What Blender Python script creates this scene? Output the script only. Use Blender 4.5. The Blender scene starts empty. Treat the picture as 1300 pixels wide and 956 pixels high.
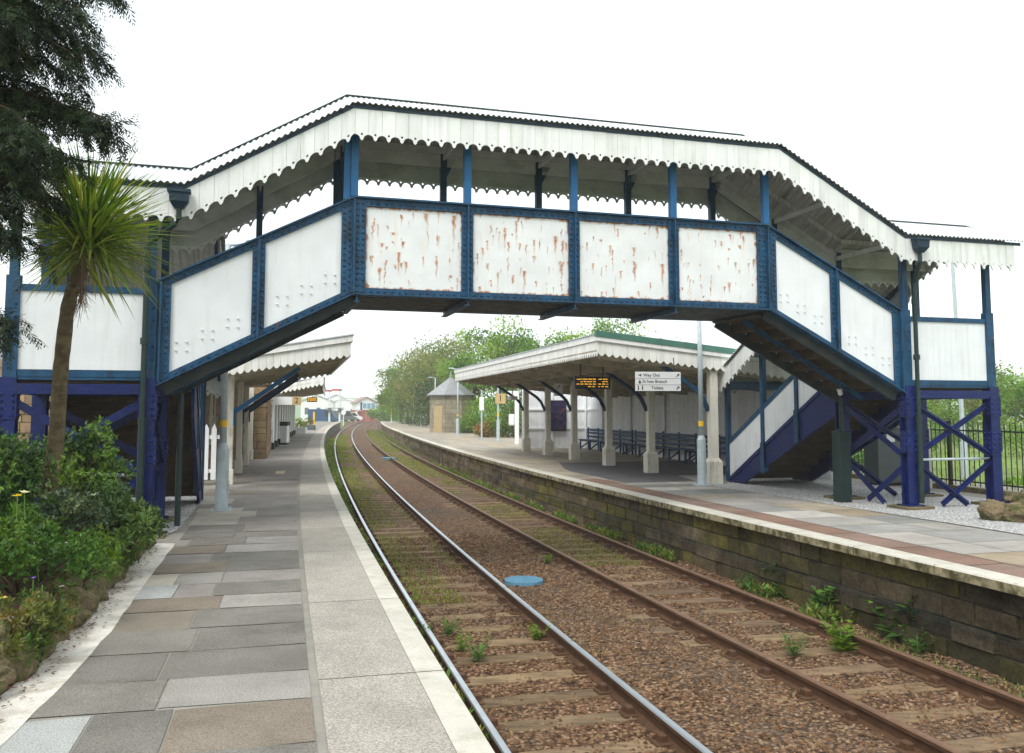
import bpy, bmesh, math, random
import numpy as np
from mathutils import Vector, Matrix
from mathutils import noise as mnoise
random.seed(7)
scn = bpy.context.scene
COL = scn.collection
rad = math.radians
U = random.uniform

# ---------------------------------------------------------------- helpers
class MB:
    """collects polygons with material index and a face colour, links them as one mesh object"""
    def __init__(s):
        s.v = []; s.f = []; s.m = []; s.c = []; s.uv = {}
    def poly(s, pts, m=0, c=(1, 1, 1)):
        i = len(s.v)
        s.v.extend([tuple(p) for p in pts])
        s.f.append(tuple(range(i, i + len(pts)))); s.m.append(m); s.c.append(c)
    def faces(s, pts, fs, m=0, c=(1, 1, 1)):
        i = len(s.v)
        s.v.extend([tuple(p) for p in pts])
        for f in fs:
            s.f.append(tuple(i + k for k in f)); s.m.append(m); s.c.append(c)
    def box(s, c, d, R=None, m=0, col=(1, 1, 1)):
        x, y, z = d[0] / 2, d[1] / 2, d[2] / 2
        P = [Vector(p) for p in ((-x, -y, -z), (x, -y, -z), (x, y, -z), (-x, y, -z), (-x, -y, z), (x, -y, z), (x, y, z), (-x, y, z))]
        if R is not None: P = [R @ p for p in P]
        c = Vector(c)
        s.faces([p + c for p in P], [(3, 2, 1, 0), (4, 5, 6, 7), (0, 1, 5, 4), (1, 2, 6, 5), (2, 3, 7, 6), (3, 0, 4, 7)], m, col)
    def rng(s, x0, x1, y0, y1, z0, z1, m=0, col=(1, 1, 1)):
        s.box(((x0 + x1) / 2, (y0 + y1) / 2, (z0 + z1) / 2), (abs(x1 - x0), abs(y1 - y0), abs(z1 - z0)), None, m, col)
    def bar(s, a, b, w, h, up=(0, 0, 1), m=0, col=(1, 1, 1)):
        a = Vector(a); b = Vector(b); d = b - a; L = d.length
        if L < 1e-6: return
        d.normalize(); up = Vector(up); sd = d.cross(up)
        if sd.length < 1e-4: sd = d.cross(Vector((1, 0, 0)))
        sd.normalize(); u2 = sd.cross(d)
        R = Matrix((d, sd, u2)).transposed()
        s.box((a + b) / 2, (L, w, h), R, m, col)
    def tube(s, pts, rs, n=8, m=0, col=(1, 1, 1), cap=True):
        pts = [Vector(p) for p in pts]
        if not isinstance(rs, (list, tuple)): rs = [rs] * len(pts)
        i0 = len(s.v)
        for k, p in enumerate(pts):
            if k == 0: d = pts[1] - pts[0]
            elif k == len(pts) - 1: d = pts[-1] - pts[-2]
            else: d = pts[k + 1] - pts[k - 1]
            d.normalize()
            a = d.cross(Vector((0.02, 0.03, 1)) if abs(d.z) < 0.95 else Vector((1, 0, 0))); a.normalize(); b = d.cross(a)
            for j in range(n):
                t = 2 * math.pi * j / n
                s.v.append(tuple(p + (a * math.cos(t) + b * math.sin(t)) * rs[k]))
        for k in range(len(pts) - 1):
            for j in range(n):
                j2 = (j + 1) % n
                s.f.append((i0 + k * n + j, i0 + k * n + j2, i0 + (k + 1) * n + j2, i0 + (k + 1) * n + j)); s.m.append(m); s.c.append(col)
        if cap:
            s.f.append(tuple(i0 + j for j in reversed(range(n)))); s.m.append(m); s.c.append(col)
            e = i0 + (len(pts) - 1) * n
            s.f.append(tuple(e + j for j in range(n))); s.m.append(m); s.c.append(col)
    def extr(s, pts, off, m=0, col=(1, 1, 1)):
        """closed 3D outline extruded by vector off"""
        n = len(pts); off = Vector(off)
        a = [Vector(p) for p in pts]
        s.faces(a + [p + off for p in a], [tuple(range(n)), tuple(reversed(range(n, 2 * n)))] +
                [(k, n + k, n + (k + 1) % n, (k + 1) % n) for k in range(n)], m, col)
    def rivet(s, p, nrm, r, m=0):
        p = Vector(p); nrm = Vector(nrm).normalized()
        a = nrm.orthogonal().normalized(); b = nrm.cross(a)
        ring = [p + (a * math.cos(t) + b * math.sin(t)) * r for t in [k * math.pi / 3 for k in range(6)]]
        ring2 = [p + nrm * r * .8 + (a * math.cos(t) + b * math.sin(t)) * r * .6 for t in [k * math.pi / 3 for k in range(6)]]
        s.faces(ring + ring2, [(k, (k + 1) % 6, 6 + (k + 1) % 6, 6 + k) for k in range(6)] + [tuple(range(6, 12))], m)
    def build(s, name, mats, parent=None, smooth=False, bevel=0, fix=True, kind=None):
        me = bpy.data.meshes.new(name)
        me.from_pydata(s.v, [], s.f)
        if not isinstance(mats, (list, tuple)): mats = [mats]
        for m in mats: me.materials.append(m)
        me.polygons.foreach_set('material_index', s.m)
        if smooth: me.polygons.foreach_set('use_smooth', [True] * len(s.f))
        if True:
            ca = me.color_attributes.new('col', 'FLOAT_COLOR', 'CORNER')
            buf = []
            for f, c in zip(s.f, s.c): buf.extend((c[0], c[1], c[2], 1.0) * len(f))
            ca.data.foreach_set('color', buf)
        me.update()
        if fix:
            bm = bmesh.new(); bm.from_mesh(me); bmesh.ops.recalc_face_normals(bm, faces=bm.faces[:]); bm.to_mesh(me); bm.free()
        o = bpy.data.objects.new(name, me); COL.objects.link(o)
        if parent: o.parent = parent
        if bevel:
            b = o.modifiers.new('bevel', 'BEVEL'); b.width = bevel; b.segments = 1; b.limit_method = 'ANGLE'; b.angle_limit = rad(40)
        if kind: o['kind'] = kind
        return o

def thing(name, label, cat, loc=(0, 0, 0), rotz=0, group=None):
    o = bpy.data.objects.new(name, None); COL.objects.link(o)
    o.location = loc; o.rotation_euler = (0, 0, rotz); o.empty_display_size = .2
    return tag(o, label, cat, group)
def tag(o, label, cat, group=None):
    o['label'] = label; o['category'] = cat
    if group: o['group'] = group
    return o
def part(name, parent, loc=(0, 0, 0), rotz=0):
    o = bpy.data.objects.new(name, None); COL.objects.link(o); o.parent = parent
    o.location = loc; o.rotation_euler = (0, 0, rotz); o.empty_display_size = .2
    return o
def kids(o): return [c for c in bpy.data.objects if c.parent == o]
def dup(root, loc=None, rotz=None, label=None, group=None, parent=None):
    r = root.copy(); COL.objects.link(r)
    if parent: r.parent = parent
    if loc is not None: r.location = loc
    if rotz is not None: r.rotation_euler = (0, 0, rotz)
    if label: r['label'] = label
    if group: r['group'] = group
    for ch in list(root.children): dup(ch, parent=r)
    return r
def text(body, size, mat, parent, loc, rot=(rad(90), 0, 0), name='lettering', align='LEFT', ext=.003):
    cu = bpy.data.curves.new(name, 'FONT'); cu.body = body; cu.size = size; cu.extrude = ext
    cu.align_x = align; cu.align_y = 'CENTER'
    cu.materials.append(mat)
    tmp = bpy.data.objects.new(name, cu); COL.objects.link(tmp); bpy.context.view_layer.update()
    me = bpy.data.meshes.new_from_object(tmp.evaluated_get(bpy.context.evaluated_depsgraph_get()))
    bpy.data.objects.remove(tmp); bpy.data.curves.remove(cu)
    o = bpy.data.objects.new(name, me); COL.objects.link(o); o.parent = parent
    o.location = loc; o.rotation_euler = rot
    return o

# ---------------------------------------------------------------- materials
def lin(c):
    c /= 255.0
    return c / 12.92 if c <= .04045 else ((c + .055) / 1.055) ** 2.4
def S(r, g, b, k=1.0): return (lin(r) * k, lin(g) * k, lin(b) * k)

class NT:
    def __init__(s, m): s.t = m.node_tree; s.n = s.t.nodes; s.l = s.t.links
    def node(s, typ, **kw):
        n = s.n.new(typ)
        for k, v in kw.items(): setattr(n, k, v)
        return n
    def link(s, a, b): s.l.new(a, b)
    def val(s, inp, v):
        if hasattr(v, 'is_output') or isinstance(v, bpy.types.NodeSocket): s.l.new(v, inp)
        else: inp.default_value = v
    def math(s, op, a, b=None, clamp=False):
        n = s.node('ShaderNodeMath', operation=op, use_clamp=clamp)
        s.val(n.inputs[0], a)
        if b is not None: s.val(n.inputs[1], b)
        return n.outputs[0]
    def mix(s, fac, a, b, blend='MIX'):
        n = s.node('ShaderNodeMix', data_type='RGBA', blend_type=blend)
        s.val(n.inputs[0], fac)
        for i, v in ((6, a), (7, b)):
            if isinstance(v, tuple): v = (v[0], v[1], v[2], 1)
            s.val(n.inputs[i], v)
        return n.outputs[2]
    def noise(s, vec, scale, detail=4, rough=.55):
        n = s.node('ShaderNodeTexNoise'); s.link(vec, n.inputs['Vector'])
        n.inputs['Scale'].default_value = scale; n.inputs['Detail'].default_value = detail; n.inputs['Roughness'].default_value = rough
        return n.outputs['Fac']
    def ramp(s, fac, a, b, va=0.0, vb=1.0):
        n = s.node('ShaderNodeMapRange', clamp=True)
        s.val(n.inputs[0], fac); n.inputs[1].default_value = a; n.inputs[2].default_value = b
        n.inputs[3].default_value = va; n.inputs[4].default_value = vb
        return n.outputs[0]
    def mapping(s, vec, scale, loc=(0, 0, 0)):
        n = s.node('ShaderNodeMapping'); s.link(vec, n.inputs[0]); n.inputs['Scale'].default_value = scale; n.inputs['Location'].default_value = loc
        return n.outputs[0]

def newmat(name):
    m = bpy.data.materials.new(name); m.use_nodes = True
    t = NT(m)
    return m, t, t.n['Principled BSDF']

def M(name, col, rough=.6, var=.15, scale=4.0, dirt=None, dirt_amt=.5, dirt_scale=(3, 3, 1.0), dirt_lo=.5, dirt_hi=.75,
      bump=0.0, bump_scale=40, attr=False, metal=0.0, dirt2=None, world=False, fine=0.0, fine_scale=120, spec=.35, emit=None, sss=0):
    m, t, bs = newmat(name)
    if world: vec = t.node('ShaderNodeNewGeometry').outputs['Position']
    else:
        tc = t.node('ShaderNodeTexCoord'); oi = t.node('ShaderNodeObjectInfo')
        ad = t.node('ShaderNodeVectorMath', operation='ADD'); t.link(tc.outputs['Object'], ad.inputs[0])
        sc = t.node('ShaderNodeMath', operation='MULTIPLY'); t.link(oi.outputs['Random'], sc.inputs[0]); sc.inputs[1].default_value = 37.0
        t.link(sc.outputs[0], ad.inputs[1]); vec = ad.outputs[0]
    lo = tuple(c * (1 - var) for c in col); hi = tuple(min(1, c * (1 + var)) for c in col)
    c = t.mix(t.ramp(t.noise(vec, scale, 5), .3, .7), lo, hi)
    if dirt:
        f = t.ramp(t.noise(t.mapping(vec, dirt_scale), 1.0, 6, .6), dirt_lo, dirt_hi, 0, dirt_amt)
        c = t.mix(f, c, dirt)
    if dirt2:
        c2, a2, s2, l2, h2 = dirt2
        c = t.mix(t.ramp(t.noise(t.mapping(vec, s2, (3.3, 1.7, 5.1)), 1.0, 7, .7), l2, h2, 0, a2), c, c2)
    if fine:
        f = t.ramp(t.noise(vec, fine_scale, 2, .7), .35, .65, 1 - fine, 1 + fine)
        mm = t.node('ShaderNodeVectorMath', operation='SCALE'); t.link(c, mm.inputs[0]); t.link(f, mm.inputs['Scale']); c = mm.outputs[0]
    if attr:
        a = t.node('ShaderNodeAttribute', attribute_name='col')
        c = t.mix(1.0, c, a.outputs['Color'], 'MULTIPLY')
    t.link(c, bs.inputs['Base Color'])
    r = t.ramp(t.noise(vec, scale * 2.3, 3), .3, .7, max(0, rough - .1), min(1, rough + .1)); t.link(r, bs.inputs['Roughness'])
    bs.inputs['Metallic'].default_value = metal; bs.inputs['Specular IOR Level'].default_value = spec
    if bump:
        b = t.node('ShaderNodeBump'); b.inputs['Strength'].default_value = bump; b.inputs['Distance'].default_value = .02
        t.link(t.noise(vec, bump_scale, 4, .6), b.inputs['Height']); t.link(b.outputs[0], bs.inputs['Normal'])
    if emit:
        bs.inputs['Emission Color'].default_value = (*emit[:3], 1); bs.inputs['Emission Strength'].default_value = emit[3]
    return m

def leafmat(name, trans=.35, rough=.55):
    """leaf colour comes from the face attribute; light passes through"""
    m, t, bs = newmat(name)
    a = t.node('ShaderNodeAttribute', attribute_name='col')
    t.link(a.outputs['Color'], bs.inputs['Base Color']); bs.inputs['Roughness'].default_value = rough
    bs.inputs['Specular IOR Level'].default_value = .3
    tr = t.node('ShaderNodeBsdfTranslucent')
    g = t.mix(1.0, a.outputs['Color'], (1.25, 1.25, .6), 'MULTIPLY'); t.link(g, tr.inputs['Color'])
    mx = t.node('ShaderNodeMixShader'); mx.inputs[0].default_value = trans
    t.link(bs.outputs[0], mx.inputs[1]); t.link(tr.outputs[0], mx.inputs[2])
    t.link(mx.outputs[0], t.n['Material Output'].inputs['Surface'])
    return m

# ---------------------------------------------------------------- paint and stuff
RUST = S(140, 75, 35)
mWHITE = M('white_paint', (.70, .725, .735), .45, .05, 2.5, dirt=(.44, .42, .35), dirt_amt=.34, dirt_scale=(9, 9, .9), dirt_lo=.52, dirt_hi=.8)
mBOARD = M('white_boards', (.74, .76, .75), .6, .05, 3, dirt=(.36, .36, .30), dirt_amt=.5, dirt_scale=(10, 10, 1.1), dirt_lo=.5, dirt_hi=.78, attr=True, bump=.15, bump_scale=60)
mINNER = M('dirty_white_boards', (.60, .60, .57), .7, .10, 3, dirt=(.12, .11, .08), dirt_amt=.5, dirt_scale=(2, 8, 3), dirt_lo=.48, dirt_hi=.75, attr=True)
mTEAL = M('slate_blue_paint', S(18, 68, 100), .5, .25, 5, dirt=S(12, 30, 40), dirt_amt=.75, dirt_scale=(6, 6, 2.5), dirt_lo=.48, dirt_hi=.7, bump=.3, bump_scale=35, dirt2=(S(110, 66, 40), .8, (9, 9, 7), .63, .68))
mULTRA = M('ultramarine_paint', S(5, 26, 84), .42, .22, 5, dirt=S(5, 18, 50), dirt_amt=.75, dirt_scale=(5, 5, 2), dirt_lo=.48, dirt_hi=.72, bump=.25, bump_scale=30, dirt2=(S(70, 64, 70), .6, (8, 8, 5), .64, .7))
mDKTEAL = M('dark_teal_paint_and_eave_shade', S(20, 46, 62), .5, .15, 5)
mDKGREEN = M('dark_green_iron', S(22, 44, 42), .45, .2, 5, bump=.15, bump_scale=30)
mDARKUND = M('dark_steel_underside', S(34, 46, 48), .6, .3, 3, dirt=S(80, 60, 40), dirt_amt=.4, dirt_scale=(3, 3, 3), bump=.2, bump_scale=20)
mROOF = M('corrugated_grey_sheet', (.62, .66, .68), .5, .08, 2, dirt=(.42, .44, .44), dirt_amt=.4, dirt_scale=(1.2, 4, 4), metal=.0)
mROOFU = M('dirty_sheet_groove_shade', S(208, 205, 198), .7, .12, 2, dirt=S(62, 54, 42), dirt_amt=.6, dirt_scale=(26, .8, 1.2), dirt_lo=.45, dirt_hi=.72)  # dirt, stretched into streaks that also paint in the corrugation's groove shading
mTREAD = M('weathered_timber', S(72, 58, 40), .8, .3, 3, dirt=S(34, 27, 19), dirt_amt=.7, dirt_scale=(1.5, 14, 8), dirt_lo=.4, dirt_hi=.7, bump=.4, bump_scale=30)
mCREAM = M('cream_paint', (.70, .67, .58), .55, .06, 4, dirt=S(120, 96, 62), dirt_amt=.6, dirt_scale=(7, 7, 1.6), dirt_lo=.56, dirt_hi=.74, bump=.12)
mCANOPY = M('canopy_white', (.82, .82, .79), .55, .05, 3, dirt=S(168, 160, 136), dirt_amt=.45, dirt_scale=(6, 6, 1), attr=True)
mSOFFIT = M('canopy_soffit', S(182, 172, 148), .75, .15, 2, dirt=S(80, 70, 52), dirt_amt=.5, dirt_scale=(6, 1.5, 3))
mGREENTRIM = M('green_flashing', S(76, 120, 106), .5, .1, 4)
mBRACKET = M('dark_blue_paint', S(26, 52, 84), .45, .15, 5)
mBRIGHTB = M('bright_blue_paint', S(22, 92, 142), .5, .12, 5)
mBENCH = M('navy_bench_paint', S(26, 66, 108), .5, .15, 6)
mGALV = M('galvanised_steel', S(178, 190, 194), .5, .10, 8, dirt=S(130, 138, 140), dirt_amt=.4, dirt_scale=(9, 9, 3), metal=.05)
mYELLOW = M('yellow_tape', S(238, 190, 30), .5, .05)
mBLACK = M('black_paint', S(24, 26, 28), .5, .2, 6)
mINK = M('black_ink', (.02, .02, .02), .6, 0)
mSIGNW = M('sign_white', (.74, .75, .75), .4, .03)
mTAN = M('sign_tan', S(186, 160, 112), .5, .05)
mAMBER = M('amber_leds', S(240, 170, 30), .4, 0, emit=(1.0, .50, .05, .6))
mPOSTER = M('dark_poster', S(46, 42, 70), .3, .5, 6, dirt=S(160, 80, 50), dirt_amt=.8, dirt_scale=(3, 3, 3), dirt_lo=.55, dirt_hi=.7)
mPAPER = M('printed_notice', (.6, .62, .66), .4, .12, 9)
mSTONE = M('rubble_stone', S(140, 121, 94), .85, .35, 5, dirt=S(92, 70, 48), dirt_amt=.6, dirt_scale=(5, 5, 5), bump=.5, bump_scale=20, attr=True)
mHUT = M('pale_hut_stone', S(146, 138, 118), .9, .2, 4, bump=.3, bump_scale=16, attr=True)
mSLATE = M('slate_roof', S(142, 144, 146), .6, .15, 5, attr=True)
mBRICK = M('red_brick', S(150, 84, 66), .85, .2, 3)
mSLEEPER = M('old_sleeper', S(126, 106, 82), .9, .25, 3, dirt=S(70, 55, 42), dirt_amt=.85, dirt_scale=(3, 18, 6), dirt_lo=.42, dirt_hi=.7, bump=.5, bump_scale=25, attr=True)
mRUSTY = M('rusty_rail_side', S(82, 57, 38), .8, .25, 6, dirt=S(54, 36, 24), dirt_amt=.5, dirt_scale=(4, 4, 4))
mRAILTOP = M('polished_rail_top', S(190, 198, 204), .36, .03, 3, metal=.8)
mRAILTOPR = M('brown_rail_top', S(116, 90, 70), .55, .2, 8, metal=.2)
mCONC = M('concrete', S(158, 152, 143), .9, .10, 2, dirt=S(124, 118, 108), dirt_amt=.5, dirt_scale=(1.5, 1.5, 1.5), bump=.5, bump_scale=80, fine=.38, fine_scale=80, attr=True)
mPAINTEDGE = M('worn_white_edging', S(186, 182, 170), .85, .10, 4, dirt=S(150, 142, 120), dirt_amt=.6, dirt_scale=(6, 6, 6), fine=.12, attr=True)
mSLAB = M('paving_slab', (.53, .515, .49), .85, .18, 1.3, dirt=(.33, .315, .285), dirt_amt=.75, dirt_scale=(1.9, 1.9, 1.9), dirt2=((.62, .60, .55), .5, (5, 5, 5), .58, .68), bump=.4, bump_scale=80, fine=.32, fine_scale=95, attr=True)
mMORTAR = M('pale_mortar', S(150, 146, 136, .8), .95, .15, 6, dirt=S(130, 120, 104), dirt_amt=.6, dirt_scale=(3, 3, 3), bump=.3)
mSTRIPM = M('lime_mortar_strip', S(205, 200, 190), .95, .15, 6, dirt=S(140, 130, 112), dirt_amt=.8, dirt_scale=(4, 4, 4), bump=.5, fine=.2)
mASPHALT = M('asphalt', (.11, .11, .115), .9, .15, 1.5, dirt=(.07, .07, .07), dirt_amt=.6, dirt_scale=(.6, .6, .6), fine=.3, fine_scale=90, bump=.3, bump_scale=120)
mMOSSFACE = M('mossy_coping_face', S(150, 140, 112), .9, .2, 8, dirt=S(66, 64, 34), dirt_amt=.95, dirt_scale=(7, 7, 5), dirt_lo=.42, dirt_hi=.6, bump=.4, bump_scale=30)
mWALL = M('mossy_wall_stone', (.5, .5, .5), .9, .35, 5, dirt=S(92, 86, 26), dirt_amt=.8, dirt_scale=(.8, .8, 2.0), dirt_lo=.54, dirt_hi=.68, bump=1.0, bump_scale=14, attr=True, fine=.35, fine_scale=22)
mGRAVEL = M('grey_gravel', (.36, .36, .35), .95, .15, 4, fine=.85, fine_scale=24, bump=1.0, bump_scale=24)
mSOIL = M('soil', S(70, 54, 38), .95, .3, 6, bump=.5)
mROCK = M('bed_rock', S(106, 92, 70), .9, .35, 5, dirt=S(70, 76, 34), dirt_amt=.85, dirt_scale=(6, 6, 6), dirt_lo=.45, dirt_hi=.6, bump=1.0, bump_scale=14, fine=.25, fine_scale=60)
mBARK = M('bark', S(94, 84, 60), .95, .3, 5, dirt=S(60, 48, 34), dirt_amt=.7, dirt_scale=(9, 9, 16), dirt_lo=.45, dirt_hi=.6, bump=.9, bump_scale=30)
mBARKD = M('dark_bark', S(70, 56, 42), .95, .3, 5, bump=.6, bump_scale=20)
mLEAF = leafmat('leaves')
mLEAFD = leafmat('needles', .15)
mLEAFG = leafmat('glossy_leaves', .2, .38)
mPETAL = leafmat('petals', .3)
mGRASS = M('grass_ground', S(96, 118, 50), .95, .3, .35, dirt=S(128, 124, 66), dirt_amt=.6, dirt_scale=(.12, .12, .12), fine=.3, fine_scale=8, bump=.4, bump_scale=10)
mHILL = M('far_hill', S(104, 130, 96), .95, .2, .02, dirt=S(70, 96, 66), dirt_amt=.7, dirt_scale=(.012, .012, .012))
mCAB = M('grey_green_cabinet', S(84, 92, 92), .5, .1, 4)
mCONE = M('orange_cone', S(226, 80, 34), .5, .1)
mCOVER = M('blue_cover', S(92, 138, 162), .6, .12, 6, bump=.3, bump_scale=70, fine=.2)

def ballast_material():
    m, t, bs = newmat('ballast')
    pos = t.node('ShaderNodeNewGeometry').outputs['Position']
    v = t.node('ShaderNodeTexVoronoi'); t.link(pos, v.inputs['Vector']); v.inputs['Scale'].default_value = 22
    sep = t.node('ShaderNodeSeparateColor'); t.link(v.outputs['Color'], sep.inputs[0])
    cr = t.node('ShaderNodeValToRGB'); t.link(sep.outputs[0], cr.inputs[0])
    e = cr.color_ramp.elements
    e[0].position = 0; e[0].color = (*S(62, 44, 32), 1); e[1].position = 1; e[1].color = (*S(182, 150, 122), 1)
    for p, c in ((.3, S(114, 84, 60)), (.65, S(140, 106, 80)), (.86, S(158, 126, 100))):
        x = e.new(p); x.color = (*c, 1)
    big = t.ramp(t.noise(pos, .55, 4), .42, .66)
    c = t.mix(t.math('MULTIPLY', big, .6), cr.outputs[0], S(110, 100, 86), 'MIX')
    edge = t.ramp(v.outputs['Distance'], .25, .75, 1.0, .35)
    mm = t.node('ShaderNodeVectorMath', operation='SCALE'); t.link(c, mm.inputs[0]); t.link(edge, mm.inputs['Scale'])
    t.link(mm.outputs[0], bs.inputs['Base Color']); bs.inputs['Roughness'].default_value = .95
    bs.inputs['Specular IOR Level'].default_value = .2
    b = t.node('ShaderNodeBump', invert=True); b.inputs['Strength'].default_value = 1.0; b.inputs['Distance'].default_value = .04
    t.link(v.outputs['Distance'], b.inputs['Height']); t.link(b.outputs[0], bs.inputs['Normal'])
    return m
mBALLAST = ballast_material()
mPEBBLE = M('ballast_stone', (.9, .9, .9), .95, .25, 30, attr=True, spec=.2)

def rust_panel_material():
    m, t, bs = newmat('rust_streaked_white')
    tc = t.node('ShaderNodeTexCoord'); vec = tc.outputs['Object']
    base = t.mix(t.ramp(t.noise(vec, 2.2, 4), .35, .7), (.74, .76, .76), (.64, .66, .66))
    sepv = t.node('ShaderNodeSeparateXYZ'); t.link(vec, sepv.inputs[0])
    masks = []
    for sx, sz, seed, dens, wid, ln in ((4.6, 2.2, 0.0, .42, .12, .9), (9, 3.4, 5.3, .60, .15, .95), (2.7, 1.5, 9.7, .45, .07, .75)):
        cmb = t.node('ShaderNodeCombineXYZ')
        jit = t.math('MULTIPLY', t.math('SUBTRACT', t.noise(vec, 11, 5, .7), .5), .11)
        t.link(t.math('ADD', t.math('MULTIPLY', t.math('ADD', sepv.outputs[0], jit), sx), seed), cmb.inputs[0])
        t.link(t.math('MULTIPLY', sepv.outputs[2], sz), cmb.inputs[1])
        v = t.node('ShaderNodeTexVoronoi', voronoi_dimensions='2D'); t.link(cmb.outputs[0], v.inputs['Vector']); v.inputs['Scale'].default_value = 1
        sb = t.node('ShaderNodeVectorMath', operation='SUBTRACT'); t.link(cmb.outputs[0], sb.inputs[0]); t.link(v.outputs['Position'], sb.inputs[1])
        sp = t.node('ShaderNodeSeparateXYZ'); t.link(sb.outputs[0], sp.inputs[0])
        ax = t.math('ABSOLUTE', sp.outputs[0]); dz = t.math('MULTIPLY', sp.outputs[1], -1.0)   # dz > 0 below the seed
        sc = t.node('ShaderNodeSeparateColor'); t.link(v.outputs['Color'], sc.inputs[0])
        on = t.math('GREATER_THAN', t.math('ADD', sc.outputs[0], t.math('MULTIPLY', t.math('SUBTRACT', t.noise(t.mapping(vec, (1, 1, 1), (seed, 0, seed)), 1.6, 3), .47), 2.2)), dens)
        L = t.math('MULTIPLY', t.math('ADD', sc.outputs[1], .15), ln)
        w = t.math('MULTIPLY', t.math('SUBTRACT', 1.0, t.math('DIVIDE', dz, L)), t.math('MULTIPLY', t.math('ADD', sc.outputs[2], .3), wid))
        fade = t.ramp(t.math('DIVIDE', dz, L), .15, 1.0, 1.0, .25)
        core = t.math('MULTIPLY', t.ramp(t.math('SUBTRACT', w, ax), -.01, .04), fade)
        glow = t.ramp(t.math('SUBTRACT', t.math('MULTIPLY', w, 1.9), ax), -.02, .12, 0, .30)
        inx = t.math('MAXIMUM', core, glow)
        up = t.math('GREATER_THAN', dz, -.05)
        masks.append(t.math('MULTIPLY', t.math('MULTIPLY', inx, up), on))
    mk = t.math('MAXIMUM', t.math('MAXIMUM', masks[0], masks[1]), masks[2])
    nz = t.ramp(t.noise(t.mapping(vec, (34, 1, 11)), 1, 6, .75), .36, .52, .12, 1)
    # corrosion grows along the plate edges: the mesh stores how near an edge a point is
    at = t.node('ShaderNodeAttribute', attribute_name='edge')
    ed = t.ramp(t.math('ADD', at.outputs['Fac'], t.noise(t.mapping(vec, (7, 1, 4)), 1, 6, .72)), 1.36, 1.46)
    f = t.math('MAXIMUM', t.math('MULTIPLY', mk, nz), ed, True)
    rc = t.mix(t.ramp(t.noise(vec, 22, 4), .35, .65), S(198, 126, 56), S(128, 68, 26))
    halo = t.ramp(t.noise(t.mapping(vec, (14, 1, 1.3)), 1, 4), .54, .72, 0, .22)
    c = t.mix(halo, base, S(222, 176, 112)); c = t.mix(t.math('MULTIPLY', f, .95), c, rc)
    t.link(c, bs.inputs['Base Color']); bs.inputs['Roughness'].default_value = .5
    b = t.node('ShaderNodeBump'); b.inputs['Strength'].default_value = .35; b.inputs['Distance'].default_value = .004
    t.link(f, b.inputs['Height']); t.link(b.outputs[0], bs.inputs['Normal'])
    return m
mRUSTP = rust_panel_material()

# ---------------------------------------------------------------- camera, sky, sun
cam = bpy.data.cameras.new('camera'); cob = bpy.data.objects.new('camera', cam); COL.objects.link(cob)
FPX = 1110.0
cam.sensor_fit = 'HORIZONTAL'; cam.sensor_width = 36; cam.lens = FPX / 1300 * 36
cam.shift_y = -44.5 / 1300; cam.clip_start = .1; cam.clip_end = 6000
cob.location = (0, 0, 1.7); cob.rotation_euler = (rad(90) + math.atan(88 / FPX), 0, 0)
scn.camera = cob
SUN_EL, SUN_AZ = rad(52), rad(205)     # azimuth clockwise from +Y
w = bpy.data.worlds.new('World'); scn.world = w; w.use_nodes = True
wt = NT(w); bg = wt.n['Background']
sky = wt.node('ShaderNodeTexSky', sky_type='NISHITA', sun_disc=False); sky.sun_elevation = SUN_EL; sky.sun_rotation = SUN_AZ
sky.dust_density = 4; sky.air_density = 1.2
wn = wt.node('ShaderNodeTexCoord'); cl = wt.noise(wt.mapping(wn.outputs['Generated'], (1, 1, 2.2)), 2.2, 5)
cloud = wt.mix(wt.ramp(cl, .35, .7), (7.4, 8.2, 8.6), (10.6, 10.7, 10.6))
wt.link(wt.mix(.88, sky.outputs[0], cloud), bg.inputs['Color']); bg.inputs['Strength'].default_value = .088
sl = bpy.data.lights.new('sun', 'SUN'); sl.energy = 1.35; sl.angle = rad(28); sl.color = (1, .98, .95)
so = bpy.data.objects.new('sun', sl); COL.objects.link(so)
so.rotation_euler = (Vector((math.sin(SUN_AZ) * math.cos(SUN_EL), math.cos(SUN_AZ) * math.cos(SUN_EL), math.sin(SUN_EL)))).to_track_quat('Z', 'Y').to_euler()
so.location = (-20, -40, 60)
scn.view_settings.view_transform = 'Standard'; scn.view_settings.look = 'None'; scn.view_settings.gamma = 1; scn.view_settings.exposure = 1.0
scn.render.engine = 'CYCLES'
cy = scn.cycles; cy.use_denoising = True; cy.max_bounces = 6; cy.diffuse_bounces = 3; cy.glossy_bounces = 3; cy.transmission_bounces = 4; cy.volume_bounces = 2
cy.use_adaptive_sampling = True; cy.adaptive_threshold = .02

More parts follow.
